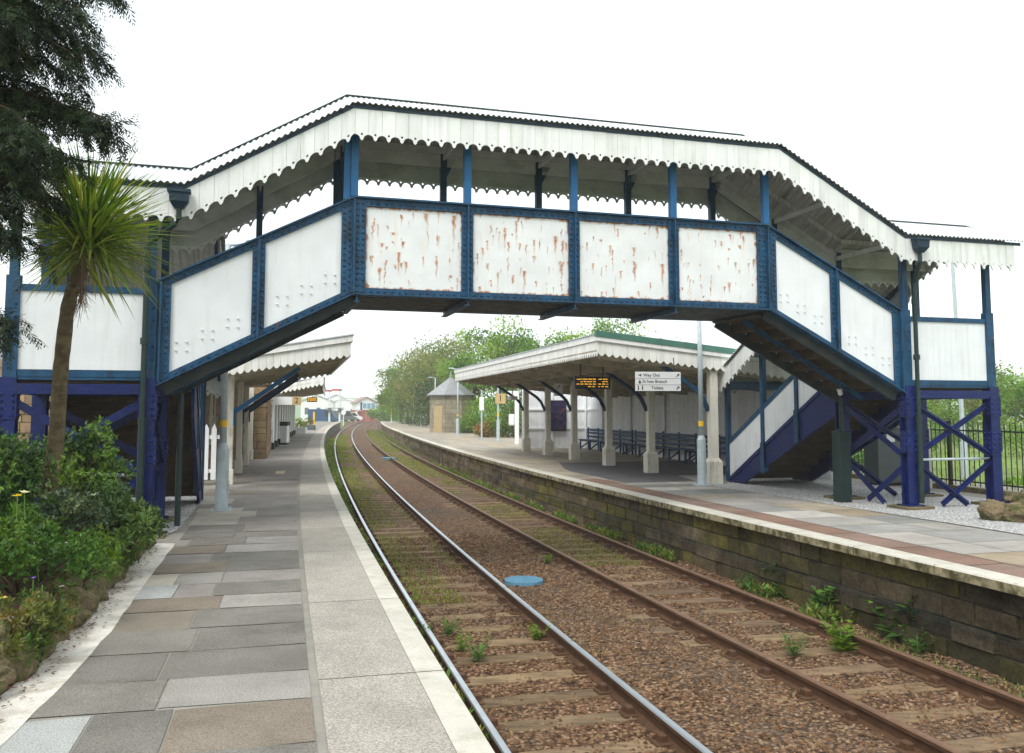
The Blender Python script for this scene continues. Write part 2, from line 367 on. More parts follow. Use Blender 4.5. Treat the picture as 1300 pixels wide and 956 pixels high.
# ---------------------------------------------------------------- lines of the place
LPTS = [(8.73, .29), (14.3, -1.12), (20.4, -2.61), (25.2, -3.735), (30.1, -4.86), (39.4, -6.95), (50.4, -9.29), (63.8, -12.03), (78.5, -14.94), (100.8, -19.1), (130, -24.1), (170, -30.2), (207, -35.05), (255, -39.5)]
RPTS = [(8.73, 3.755), (11.2, 3.1), (12.9, 2.67), (14.36, 2.27), (16.3, 1.72), (19.55, .88), (25, -.4), (30.1, -1.64), (34.7, -2.7), (42.2, -4.41), (54.3, -7.0), (72.7, -10.65), (96.5, -15.1), (125.2, -20.1), (170, -27.0), (207, -31.6), (255, -36.0)]
def fitline(P):
    """smooth curve: the slope is piecewise linear between knots, fitted with a penalty on its bends"""
    kn = np.array([-5, 6, 12, 18, 26, 36, 50, 70, 95, 130, 180, 260.0]); G_ = np.arange(-5, 260.01, .25)
    Bk = np.stack([np.interp(G_, kn, np.eye(len(kn))[i]) for i in range(len(kn))], 1)
    I_ = np.cumsum(Bk, 0) * .25
    y = np.array([p[0] for p in P]); x = np.array([p[1] for p in P])
    A = np.stack([np.interp(y, G_, I_[:, i]) for i in range(len(kn))] + [np.ones(len(y))], 1)
    wt_ = 1 / np.maximum(.05, y * .006); rows = A * wt_[:, None]; rhs = x * wt_
    D = np.zeros((len(kn) - 2, len(kn) + 1))
    for i in range(len(kn) - 2): D[i, i:i + 3] = (1, -2, 1)
    D[0, :3] = (3, -6, 3)
    sol = np.linalg.lstsq(np.vstack([rows, D * 60]), np.concatenate([rhs, np.zeros(len(kn) - 2)]), rcond=None)[0]
    X_ = I_ @ sol[:-1] + sol[-1]
    se = sol[-2]
    def g(Y):
        if Y > 255: d = Y - 255; return float(np.interp(255, G_, X_)) + se * d + .0022 * d * d
        return float(np.interp(Y, G_, X_)) if Y > -5 else float(X_[0] + sol[0] * (Y + 5))
    return g
XL = fitline(LPTS); XR = fitline(RPTS)
def frame(g, Y):
    d = Vector((g(Y + .25) - g(Y - .25), .5, 0)).normalized()
    return Vector((g(Y), Y, 0)), d, Vector((d.y, -d.x, 0))     # point, along, to the right
def off(g, Y, o, z=0):
    p, d, r = frame(g, Y); q = p + r * o; return Vector((q.x, q.y, z))
def ro(Y): return float(np.interp(Y, [9, 16, 26, 40, 58, 72, 140], [1.30, 1.22, 1.08, 1.08, 1.22, 1.34, 1.4]))
def EL(Y, o=0, z=0): return off(XL, Y, -1.46 - o, z)       # left platform edge, o metres inland
def ER(Y, o=0, z=0): return off(XR, Y, ro(Y) + o, z)
def steps(y0, y1, a, b):
    ys = [y0]
    while ys[-1] < y1:
        f = (ys[-1] - y0) / (y1 - y0); ys.append(ys[-1] + a + (b - a) * f)
    ys[-1] = y1
    return ys
# ---------------------------------------------------------------- ground, track bed, platforms
def strip(mb, ys, fa, fb, m=0, col=(1, 1, 1)):
    for a, b in zip(ys[:-1], ys[1:]):
        mb.poly([fa(a), fb(a), fb(b), fa(b)], m, col)

g = MB(); g.poly([(-700, -300, -1.45), (700, -300, -1.45), (700, 800, -1.45), (-700, 800, -1.45)])
g.build('ground', mGRASS, kind='structure')

def bedz(u, Y):
    """height of the ballast; u runs 0..1 between the platform walls"""
    z = -1.0985 + .045 * math.exp(-((u - .5) / .10) ** 2) + .03 * mnoise.noise((u * 9, Y * .55, 3.1)) + .018 * mnoise.noise((u * 40, Y * 2.6, 1.7))
    z += .05 * math.exp(-((u - 1) / .05) ** 2) * (1 + mnoise.noise((4, Y * .8, 9)))
    return z
tb = MB(); ys = steps(-2, 300, .10, 3.2); NU = 44
rows = []
for Y in ys:
    a, b = EL(Y, .05), ER(Y, .1)
    if Y > 150: a = EL(Y, .05 + (Y - 150) * .05); b = ER(Y, (Y - 150) * .05)
    rows.append([Vector((*(a.lerp(b, k / NU)).xy, bedz(k / NU, Y))) for k in range(NU + 1)])
i0 = 0
for r in rows: tb.v.extend([tuple(p) for p in r])
for i in range(len(rows) - 1):
    for k in range(NU):
        q = i * (NU + 1) + k
        tb.f.append((q, q + 1, q + NU + 2, q + NU + 1)); tb.m.append(0); tb.c.append((1, 1, 1))
tb.build('track_bed', mBALLAST, smooth=True, fix=False, kind='structure')

# loose ballast stones lying on the bed near the camera
st = MB(); rnd = random.Random(3)
OCT = [(1, 0, 0), (-1, 0, 0), (0, 1, 0), (0, -1, 0), (0, 0, 1), (0, 0, -1)]
OF = [(0, 2, 4), (2, 1, 4), (1, 3, 4), (3, 0, 4), (2, 0, 5), (1, 2, 5), (3, 1, 5), (0, 3, 5)]
for k in range(30000):
    Y = 4.3 + 15.5 * rnd.random() ** 1.5; u = rnd.random()
    q = EL(Y, .02).lerp(ER(Y, .06), u)
    dl = min(abs((q.x - XL(Y)) * .97 + s * .7525) for s in (-1, 1)); dr = min(abs((q.x - XR(Y)) * .97 + s * .7525) for s in (-1, 1))
    if min(dl, dr) < .07: continue
    s = rnd.uniform(.012, .027) * (1.0 if Y < 14 else 1.2)
    t = rnd.random() * 6.28; ct, sn = math.cos(t), math.sin(t)
    P = []
    for x, y, z in OCT:
        f = s * rnd.uniform(.7, 1.35); x, y, z = x * f * 1.15, y * f * .85, z * f * .75
        P.append((q.x + x * ct - y * sn + z * .3, q.y + x * sn + y * ct, bedz(u, Y) + s * .15 + z + x * .25))
    b = rnd.choice([(82, 62, 44), (112, 87, 62), (130, 103, 75), (140, 114, 86), (120, 91, 65), (100, 78, 56), (150, 126, 98), (118, 84, 58), (86, 65, 47)])
    st.faces(P, OF, 0, S(*b))
st.build('ballast_stones', mPEBBLE, fix=False, kind='stuff')

# rails
def railway(name, label, g, topmat, spacing, ypos0):
    T = thing(name, label, 'railway track', (g(10), 10, -1.1), 0, 'curving railway tracks')
    base = Vector((g(10), 10, -1.1))
    prof = [(-.07, 0, 0), (.07, 0, 0), (.07, .016, 0), (.012, .035, 0), (.012, .115, 0), (.036, .125, 0), (.036, .158, 1), (.026, .17, 1), (-.026, .17, 1), (-.036, .158, 0), (-.036, .125, 0), (-.012, .115, 0), (-.012, .035, 0), (-.07, .016, 0)]
    ys = steps(-2, 300, .35, 3.0)
    for sd in (-1, 1):
        r = MB(); n = len(prof); i0 = 0
        for Y in ys:
            for (x, z, m) in prof:
                p = off(g, Y, sd * .7525 + x, -1.1 + z) - base; r.v.append(tuple(p))
        for i in range(len(ys) - 1):
            for k in range(n):
                k2 = (k + 1) % n; q = i * n
                r.f.append((q + k, q + k2, q + n + k2, q + n + k)); r.c.append((1, 1, 1)); r.m.append(1 if k in (6, 7, 8) else 0)
        r.build('rail', [mRUSTY, topmat], T)
    # sleepers with their rail chairs, one mesh each
    rr = random.Random(int(ypos0 * 100)); Y = ypos0; i = 0
    far = MB()
    while Y < 150:
        p, d, rt = frame(g, Y); near = i < 98
        mb = MB() if near else far
        c = Vector((p.x, p.y, -1.152)) - base + d * rr.uniform(-.03, .03)
        R = Matrix((rt, d, Vector((0, 0, 1)))).transposed() @ Matrix.Rotation(rr.uniform(-.015, .015), 3, 'Z')
        k = rr.uniform(.75, 1.2); mb.box(c, (2.55, .25, .13), R, 0, (k, k * rr.uniform(.95, 1.02), k * rr.uniform(.88, 1)))
        if near:
            for sd in (-1, 1):
                q = c + rt * sd * .7525
                mb.box(q + Vector((0, 0, .075)), (.36, .17, .03), R, 1); 
                for e in (-1, 1):
                    mb.box(q + rt * e * .105 + Vector((0, 0, .115)), (.07, .10, .07), R, 1)
                    mb.tube([q + rt * e * .155 + d * .05 + Vector((0, 0, .08)), q + rt * e * .155 + d * .05 + Vector((0, 0, .125))], .018, 6, 1)
            mb.build('sleeper', [mSLEEPER, mRUSTY], T, fix=False, bevel=.012)
        Y += spacing * d.y; i += 1
    o = far.build('sleepers', [mSLEEPER, mRUSTY], T, fix=False); o['kind'] = 'stuff'
    return T
railway('railway_track', 'left railway track with polished bright rail tops beside the near platform edge', XL, mRAILTOP, .70, 4.05)
railway('railway_track', 'right railway track with dull brown rusty rails along the mossy stone wall', XR, mRAILTOPR, .71, 4.2)

# round blue cover between the tracks
c = thing('drain_cover', 'round blue cover lying in the ballast between the two tracks', 'cover', (.0, 0, 0))
p = Vector((.19, 14.35, -1.02)); c.location = p
m = MB(); m.tube([(0, 0, -.05), (0, 0, .012)], .31, 28)
m.build('cover_plate', mCOVER, c)
m = MB()
for k in range(-6, 7):
    w_ = math.sqrt(max(0, .29 ** 2 - (k * .045) ** 2)); m.rng(-w_, w_, k * .045 - .008, k * .045 + .008, .012, .019)
m.build('grip_ribs', mCOVER, c)
c = thing('small_cover', 'small pale blue lid lying far off between the tracks', 'cover', (-7.05, 50.5, -1.02))
m = MB(); m.tube([(0, 0, -.05), (0, 0, .05)], .42, 18); m.build('cover_plate', mCOVER, c)

# ---- left platform
SL_D, SL_DG, SL_G, SL_L, SL_T, SL_TB, SL_W, SL_B = [tuple(2 * v for v in S(*c)) for c in ((96, 95, 90), (110, 108, 102), (130, 125, 123), (142, 140, 137), (118, 109, 95), (110, 98, 83), (176, 171, 160), (158, 164, 166))]
ple = MB(); ys = steps(-3, 136, .6, 2.2)
strip(ple, ys, lambda Y: EL(Y, 30, -.006), lambda Y: EL(Y, .07, -.006), 0)
strip(ple, ys, lambda Y: EL(Y, .07, -.006), lambda Y: EL(Y, .07, -1.4), 1, (.35, .33, .3))
ple.poly([EL(136, 30, -.006), EL(136, .07, -.006), EL(136, .07, -1.4), EL(136, 30, -1.4)], 1, (.35, .33, .3))
pleft = ple.build('platform', [mMORTAR, mWALL], kind='structure', fix=False)
rr = random.Random(11)
e = MB(); Y = -2.0
while Y < 135:     # coarse concrete strip and the worn white nosing along the edge
    L = rr.uniform(2.0, 3.2) if Y < 30 else 5; Y2 = min(135.5, Y + L); k = rr.uniform(.86, 1.1)
    for a in np.arange(Y, Y2 - .01, .5 if Y < 40 else 1.6):
        b = min(a + (.5 if Y < 40 else 1.6), Y2)
        g0 = .006 if a == Y else 0; g1 = .006 if b >= Y2 - .01 else 0
        e.poly([EL(a + g0, .77), EL(a + g0, .155), EL(b - g1, .155), EL(b - g1, .77)], 0, (k, k, k * .985))
        e.poly([EL(a + g0, .152, .001), EL(a + g0, -.03, .001), EL(b - g1, -.03, .001), EL(b - g1, .152, .001)], 1, (k, k, k))
        e.poly([EL(a + g0, -.03, .001), EL(a + g0, -.03, -.12), EL(b - g1, -.03, -.12), EL(b - g1, -.03, .001)], 1, (k * .7, k * .7, k * .62))
        e.poly([EL(a + g0, -.03, -.12), EL(a + g0, .08, -.12), EL(b - g1, .08, -.12), EL(b - g1, -.03, -.12)], 1, (.3, .3, .3))
    Y = Y2
e.build('platform_edge', [mCONC, mPAINTEDGE], kind='structure', fix=False)
# paving slabs laid in rows across the platform
def bedline(Y): return float(np.interp(Y, [0, 5.64, 7.15, 8.63, 11.4, 12.2, 12.9, 14.2, 15.3, 18, 23], [-1.9, -3.0, -3.36, -3.78, -4.52, -4.45, -4.6, -5.0, -5.3, -6.2, -7.5]))
def wleft(Y):
    return (EL(Y).x - bedline(Y)) * .97
sm = MB(); Y = 2.2; ri = 0
NEAR = {0: [(SL_T, 1.0)],}
while Y < 60:
    dy = (rr.uniform(.52, .70) if Y < 13 else rr.uniform(.45, .95)) if Y < 30 else rr.uniform(1.5, 3)
    W = wleft(min(Y, 23)) if Y < 23 else (2.75 if Y < 40 else 2.2)
    if Y > 23: W = 4.0
    x0 = .82; W -= .22 if Y < 12.5 else .0
    cuts = [x0]; x = x0
    while x < W - .5:
        x += rr.uniform(.65, 1.15) if Y < 14 else rr.uniform(1.0, 1.8)
        cuts.append(min(x, W))
    if cuts[-1] < W: cuts[-1] = W
    if len(cuts) == 2 and W > 1.7: cuts.insert(1, x0 + (W - x0) * rr.uniform(.4, .6))
    if Y < 12 and rr.random() < .4 and cuts[-1] - cuts[-2] > .75: cuts.insert(-1, cuts[-1] - rr.uniform(.25, .42))
    for a, b in zip(cuts[:-1], cuts[1:]):
        if Y < 14: c = rr.choice([SL_D, SL_D, SL_DG, SL_G, SL_G, SL_L, SL_T, SL_TB, SL_D])
        else: c = rr.choice([SL_G, SL_DG, SL_G, SL_DG, SL_W if a > 1.4 else SL_G, SL_L, SL_T if a > 1.4 else SL_G])
        if b == cuts[-1] and b - a < .5 and Y < 16: c = SL_B if rr.random() < .6 else SL_W
        k = rr.uniform(.92, 1.08); c = tuple(v * k for v in c)
        c = tuple(.68 * v + .32 * g_ for v, g_ in zip(c, (.46, .44, .41))); gp = .007; sk = rr.uniform(-.03, .03) * (Y < 14)
        zz = rr.uniform(-.0015, .0015)
        P = [EL(Y + gp + sk, b - gp, zz), EL(Y + gp, a + gp, zz), EL(Y + dy - gp, a + gp, zz), EL(Y + dy - gp + sk, b - gp, zz)]
        sm.poly(P, 0, c)
    Y += dy; ri += 1
while Y < 135:
    k = rr.uniform(.85, 1.1); sm.poly([EL(Y, 6), EL(Y, 1.06), EL(min(Y + 3, 135.5), 1.06), EL(min(Y + 3, 135.5), 6)], 0, tuple(v * k for v in SL_G)); Y += 3.0
sm.build('paving', mSLAB, kind='structure', fix=False)
tp = MB(); tp.poly([EL(24.4, 1.45, .004), EL(24.4, 1.2, .004), EL(25.6, 1.2, .004), EL(25.6, 1.45, .004)])
tp.build('tactile_patch', mTAN, kind='structure', fix=False)
ms = MB(); yy = list(np.arange(3.0, 11.6, .3))
for a, b in zip(yy[:-1], yy[1:]):
    ja, jb = .03 * mnoise.noise((a * 3, 1, 0)), .03 * mnoise.noise((b * 3, 1, 0))
    ms.poly([(bedline(a) - .12, a, .002), (bedline(a) + .20 + ja, a, .002), (bedline(b) + .20 + jb, b, .002), (bedline(b) - .12, b, .002)])
ms.build('mortar_strip', mSTRIPM, kind='structure', fix=False)
# gravel yard round the stair tower, left
gv = MB()
gv.poly([(-20, 2, -.012), (-4.72, 11.6, .006), (-4.75, 12.6, .006), (-5.45, 15.2, .006), (-6.6, 18.6, .006), (-7.4, 21, .006), (-30, 24, -.012)])
gv.build('gravel', mGRAVEL, kind='structure', fix=False)

# ---- right platform
PZ = -.02
pr = MB(); ys = steps(-3, 141, .6, 2.2)
strip(pr, ys, lambda Y: ER(Y, .12, PZ - .006), lambda Y: ER(Y, 9, PZ - .006), 0)
pr.build('platform', mMORTAR, kind='structure', fix=False)
fd = MB()
strip(fd, ys, lambda Y: ER(Y, 9, PZ - .02), lambda Y: ER(Y, 70 if Y > 12 else 40, -.4 if Y > 0 else -.4), 0)
fd.poly([ER(141, .1, PZ - .006), ER(141, .1, -1.45), ER(141, 9, -1.45), ER(141, 9, PZ - .02)])
fd.build('field', mGRASS, kind='structure', fix=False)
# stone-built wall: courses of separate blocks, each a little proud or sunk
wl = MB(); rr = random.Random(5)
TONE = [(118, 103, 78), (104, 90, 66), (96, 83, 62), (128, 113, 88), (108, 92, 66), (88, 77, 60)]
zc = [PZ - .115, -.36, -.60, -.83, -1.05, -1.3]
strip(wl, steps(-3, 140, .8, 2), lambda Y: ER(Y, .12, PZ - .11), lambda Y: ER(Y, .12, -1.4), 0, (.10, .09, .07))
for ci in range(5):
    Y = -2 + rr.random() * .4
    while Y < 139:
        L = rr.uniform(.34, .85) * (1 if Y < 45 else 2.5); Y2 = Y + L; o = .082 + rr.uniform(-.030, .022)
        wob = lambda q: .022 * mnoise.noise((Y * .8, q * 3.1, 7)); z1, z0 = zc[ci] - .014 + (wob(ci) if ci else 0), zc[ci + 1] + .010 + wob(ci + 1)
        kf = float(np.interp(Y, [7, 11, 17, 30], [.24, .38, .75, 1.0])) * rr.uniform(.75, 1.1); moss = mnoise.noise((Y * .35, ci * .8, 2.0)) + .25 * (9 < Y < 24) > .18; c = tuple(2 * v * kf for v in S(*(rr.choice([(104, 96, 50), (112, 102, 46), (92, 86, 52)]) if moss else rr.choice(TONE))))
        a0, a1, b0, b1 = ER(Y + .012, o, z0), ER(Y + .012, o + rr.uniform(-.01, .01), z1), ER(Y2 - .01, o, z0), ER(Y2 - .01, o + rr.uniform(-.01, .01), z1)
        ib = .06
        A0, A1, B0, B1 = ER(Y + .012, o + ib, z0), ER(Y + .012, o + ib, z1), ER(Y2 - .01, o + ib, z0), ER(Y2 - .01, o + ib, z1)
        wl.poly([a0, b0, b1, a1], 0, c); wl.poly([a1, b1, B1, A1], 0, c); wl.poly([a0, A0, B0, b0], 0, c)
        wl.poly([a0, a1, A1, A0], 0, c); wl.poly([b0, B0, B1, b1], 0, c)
        Y = Y2
pw = thing('platform_wall', 'mossy dark stone block wall below the right platform edge', 'wall', (0, 0, 0))
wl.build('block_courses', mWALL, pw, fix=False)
cb = MB()
for z_, dz in ((-.60, 0), (-.66, .01)):   # cables clipped along the wall
    pts = [ER(Y, .03, z_ + dz + .012 * math.sin(Y * 1.3)) for Y in np.arange(3, 60, .8)]
    cb.tube(pts, .006, 5)
cb.build('cable', mDKGREEN, pw, smooth=True)
cp = MB(); Y = -2.5; rr = random.Random(8)
while Y < 140:
    Y2 = min(140.5, Y + (1.35 if Y < 60 else 4)); k = rr.uniform(.92, 1.08); n = 3
    for j in range(n):
        a = Y + (Y2 - Y) * j / n + (.006 if j == 0 else 0); b = Y + (Y2 - Y) * (j + 1) / n - (.006 if j == n - 1 else 0)
        w0, w1 = -.03 + .012 * mnoise.noise((a * 2.1, 0, 0)), -.03 + .012 * mnoise.noise((b * 2.1, 0, 0))
        if j == 0: w0 = w1
        z = PZ + .002
        cp.poly([ER(a, w0 + .018, z), ER(a, .27, z), ER(b, .27, z), ER(b, w1 + .018, z)], 0, (k, k, k))
        cp.poly([ER(a, w0, z - .018), ER(a, w0 + .018, z), ER(b, w1 + .018, z), ER(b, w1, z - .018)], 0, (k, k, k))
        cp.poly([ER(a, w0, z - .115), ER(a, w0, z - .018), ER(b, w1, z - .018), ER(b, w1, z - .115)], 1)
        cp.poly([ER(a, .16, z - .115), ER(a, w0, z - .115), ER(b, w1, z - .115), ER(b, .16, z - .115)], 1)
    Y = Y2
cp.build('platform_coping', [mPAINTEDGE, mMOSSFACE], kind='structure', fix=False)
# band of red-brown setts behind the coping, then slabs
sb = MB(); Y = 2.0; rr = random.Random(21)
REDB = [tuple(2 * v for v in S(*c)) for c in ((122, 98, 86), (112, 90, 80), (126, 106, 96))]
PALE = [tuple(2 * v for v in S(*c)) for c in ((150, 143, 132), (142, 138, 130), (156, 146, 130))]
while Y < 140:
    L = 1.25 if Y < 40 else 4
    c = rr.choice(REDB) if Y < 21 else rr.choice(PALE); k = rr.uniform(.93, 1.07)
    sb.poly([ER(Y + .012, .285, PZ), ER(Y + .012, .80, PZ), ER(Y + L - .012, .80, PZ), ER(Y + L - .012, .285, PZ)], 0, tuple(v * k for v in c))
    Y += L
Y = 2.0
RP = [tuple(2 * v for v in S(*c)) for c in ((148, 146, 142), (138, 138, 136), (152, 144, 128), (124, 126, 124), (156, 152, 148), (142, 130, 112), (170, 168, 164))]
while Y < 140:
    dy = rr.uniform(.7, 1.2) if Y < 24 else 2.2
    W = float(np.interp(Y, [2, 14.5, 17, 19, 22, 60], [2.9, 2.75, 2.65, 2.5, 6.6, 6.6]))
    x = .82
    while x < W - .1:
        x2 = min(W, x + rr.uniform(.7, 1.4))
        if W - x2 < .3: x2 = W
        c = rr.choice(RP) if Y < 22 else rr.choice(PALE); k = rr.uniform(.94, 1.06)
        sb.poly([ER(Y + .008, x + .008, PZ), ER(Y + .008, x2 - .008, PZ), ER(Y + dy - .008, x2 - .008, PZ), ER(Y + dy - .008, x + .008, PZ)], 0, tuple(v * k for v in c))
        x = x2
    Y += dy
sb.build('paving', mSLAB, kind='structure', fix=False)
asx = MB()
strip(asx, list(np.arange(20.6, 29.6, 1.0)), lambda Y: ER(Y, .95 + max(0, Y - 25) * .25, PZ + .004), lambda Y: ER(Y, 6.8, PZ + .004))
asx.build('asphalt_patch', mASPHALT, kind='structure', fix=False)
gr = MB()
strip(gr, list(np.arange(4, 23, .8)), lambda Y: ER(Y, float(np.interp(Y, [4, 14.5, 17, 19, 22.5], [3.2, 2.75, 2.65, 2.5, 3.2])), PZ + .006), lambda Y: ER(Y, 6.3, PZ + .012))
gr.build('gravel', mGRAVEL, kind='structure', fix=False)
# ---------------------------------------------------------------- footbridge (local x = along the span, y = away from the camera)
BROT = rad(16.5); BO = Vector((6.912, 15.553, 0))
br = thing('footbridge', 'white and blue covered railway footbridge with rusty streaked panels and a corrugated roof', 'footbridge', BO, BROT)
def b2w(s, t, z=0): return Vector((BO.x + s * math.cos(BROT) - t * math.sin(BROT), BO.y + s * math.sin(BROT) + t * math.cos(BROT), z))
BW = 1.8
KS = [-12.35, -11.0, -9.66, -7.93, -6.18, -4.43, -2.68, -1.33, .05]
def zt(s):   # girder top
    return float(np.interp(s, [-12.35, -9.66, -2.68, .05], [3.47, 4.85, 4.85, 3.45]))
DZ = 1.43
def ze(s):   # roof eave
    return float(np.interp(s, [-12.0, -9.72, -2.62, -.12], [4.78, 6.15, 6.15, 4.77]))
PAN_PTS = 9
def girder(t, near):
    gd = part('girder', br, (0, t, 0))
    sg = -1 if near else 1          # outer face direction in y
    for i, (a, b) in enumerate(zip(KS[:-1], KS[1:])):
        main = 2 <= i <= 5
        mb = MB()
        n = 26 if main and near else 8
        hl, hr = (.18 if i == 2 else .09), (.18 if i == 5 else .09)
        # white plate as a fine grid so that corrosion can be stored near its edges
        V = []; ed = []
        for r in range(n + 1):
            for q in range(n + 1):
                s = a + (b - a) * q / n; z = zt(s) - DZ * r / n
                V.append((s, sg * -.012, z))
                dd = min(s - a - hl, b - hr - s, DZ * r / n - .105, DZ * (1 - r / n) - .095); ed.append(max(0, min(1, 1 - dd / .17)))
        F = [(r * (n + 1) + q, r * (n + 1) + q + 1, (r + 1) * (n + 1) + q + 1, (r + 1) * (n + 1) + q) for r in range(n) for q in range(n)]
        mb.faces(V, F)
        if near and not main:      # bolt heads where the steps are fixed
            nb = 3
            for k in range(nb):
                s0 = a + (b - a) * (.25 + .25 * k)
                for dx in (-.07, .07):
                    for dz in (-.06, .06):
                        s = s0 + dx; z = zt(s0) - DZ * .73 + dz + (0)
                        mb.rivet((s, sg * .0, z), (0, sg, 0), .017)
        o = mb.build('side_panel', mRUSTP if main and near else mWHITE, gd, fix=False)
        if main and near:
            at = o.data.attributes.new('edge', 'FLOAT', 'POINT'); at.data.foreach_set('value', ed)
    # chords
    for nm, o0, hgt in (('top_chord', 0, .105), ('bottom_chord', -DZ + .095, .095)):
        mb = MB()
        for a, b in zip([KS[0], KS[2], KS[6]], [KS[2], KS[6], KS[8]]):
            za, zb = zt(a) + o0, zt(b) + o0
            P = [(a, sg * .022, za), (b, sg * .022, zb), (b, sg * .022, zb - hgt), (a, sg * .022, za - hgt)]
            mb.extr(P, (0, -sg * .03, 0))
            zz = (.004, .03) if nm == 'top_chord' else (-hgt - .018, -hgt + .002)
            w0, w1 = (.085, .085) if nm == 'top_chord' else (.10, .14)
            P = [(a, sg * w0, za + zz[0]), (b, sg * w0, zb + zz[0]), (b, sg * w0, zb + zz[1]), (a, sg * w0, za + zz[1])]
            mb.extr(P, (0, -sg * (w0 + w1), 0))
            if near:
                nn = int(abs(b - a) / .105)
                for k in range(nn):
                    s = a + (b - a) * (k + .5) / nn
                    mb.rivet((s, sg * .022, zt(s) + o0 - hgt * .55), (0, sg, 0), .023)
        mb.build(nm, mTEAL, gd)
    for i, s in enumerate(KS):
        mb = MB(); corner = i in (2, 6); end = i in (0, 8)
        wd = .36 if corner else (.26 if end else .18)
        so_ = 0 if not end else (.06 if i == 0 else -.06)
        def clampz(x): return zt(min(max(x, KS[0]), KS[-1]))
        x0, x1 = s + so_ - wd / 2, s + so_ + wd / 2
        zz0, zz1 = clampz(s) , clampz(s)
        P = [(x0, sg * .034, clampz(x0) - .01), (s, sg * .034, clampz(s) - .005), (x1, sg * .034, clampz(x1) - .01), (x1, sg * .034, clampz(x1) - DZ + .03), (s, sg * .034, clampz(s) - DZ + .03), (x0, sg * .034, clampz(x0) - DZ + .03)]
        mb.extr(P, (0, -sg * .04, 0))
        fins = [s - .06, s + .06] if corner else [s + so_]
        if corner: fins = [s]
        for f in fins:
            mb.rng(f - .012, f + .012, sg * .034, sg * (.10), clampz(f) - DZ + .01, clampz(f) - .01)
            if not near: continue
        if near:
            cols = [s - .135, s - .06, s + .06, s + .135] if corner else ([s + so_ - .08, s + so_ + .08] if end else [s - .055, s + .055])
            for cx in cols:
                k = 0
                while k * .088 < DZ - .14:
                    mb.rivet((cx, sg * .034, clampz(cx) - .07 - k * .088), (0, sg, 0), .023); k += 1
        if i in (3, 4, 5, 6):   # gusset knee at the foot of the stiffener
            mb.extr([(s + .012, sg * .036, zt(s) - DZ * .55), (s + .07, sg * .10, zt(s) - DZ + .02), (s + .012, sg * .10, zt(s) - DZ + .02)], (.008, 0, 0)) if near and i in (4, 6) else None
        mb.build('stiffener', mTEAL, gd)
    return gd
girder(0, True); girder(BW, False)

# deck of the level span, steps of the two flights, cross beams
dk = part('deck', br)
m = MB(); m.rng(KS[2], KS[6], .145, BW - .145, 3.395, 3.445)
for k in range(26):
    s = KS[2] + .1 + k * .27; m.rng(s, s + .25, .14, BW - .14, 3.46, 3.50, 1)
m.build('deck_plate', [mDARKUND, mTREAD], dk)
for s in [KS[2] + .05, -7.93, -6.18, -4.43, KS[6] - .05]:
    m = MB(); a = s in (-7.93, -6.18, -4.43) or s == KS[2] + .05
    m.rng(s - .045, s + .045, -.06 if a else .12, BW - .1, 3.30 if a else 3.34, 3.315 if a else 3.352)
    m.rng(s - .010, s + .010, -.06 if a else .12, BW - .1, 3.315 if a else 3.352, 3.394)
    m.build('cross_beam', mDARKUND if not a else mTEAL, dk)
for nm, s0, z0, s1, z1 in (('flight', KS[2], 3.42, KS[0] + .1, 2.06), ('flight', KS[6], 3.42, KS[8] - .1, 2.02)):
    fl = part('flight', br)
    n = 8
    tr = MB()
    for k in range(n):
        f0, f1 = k / n, (k + 1) / n
        sa, sb_ = s0 + (s1 - s0) * f0, s0 + (s1 - s0) * f1
        zz = z0 + (z1 - z0) * (k + .55) / n + .06
        tr.rng(min(sa, sb_) - .03, max(sa, sb_) + .03, .11, BW - .11, zz - .045, zz)
        q = sa if s0 > s1 else sa
        tr.rng(q - .018 * (1 if s1 > s0 else -1) - .015, q - .018 * (1 if s1 > s0 else -1) + .015, .12, BW - .12, zz - .002, zz - .002 + (abs(z1 - z0) / n - .045))
    tr.build('tread', mTREAD, fl, fix=False)
    m = MB()
    for t in (.105, BW - .105):
        m.bar((s0, t, z0 - .06), (s1, t, z1 - .06), .07, .19)
    m.build('stringer', mDARKUND, fl)
    m = MB(); d = (s1 - s0)
    m.bar((s0 + d * .02, BW * .5, z0 - .06), (s0 + d * .98, BW * .5, z1 - .06), .10, .012); m.bar((s0 + d * .02, BW * .5, z0 - .10), (s0 + d * .98, BW * .5, z1 - .10), .012, .08)
    m.build('tie_beam', mTEAL, fl)

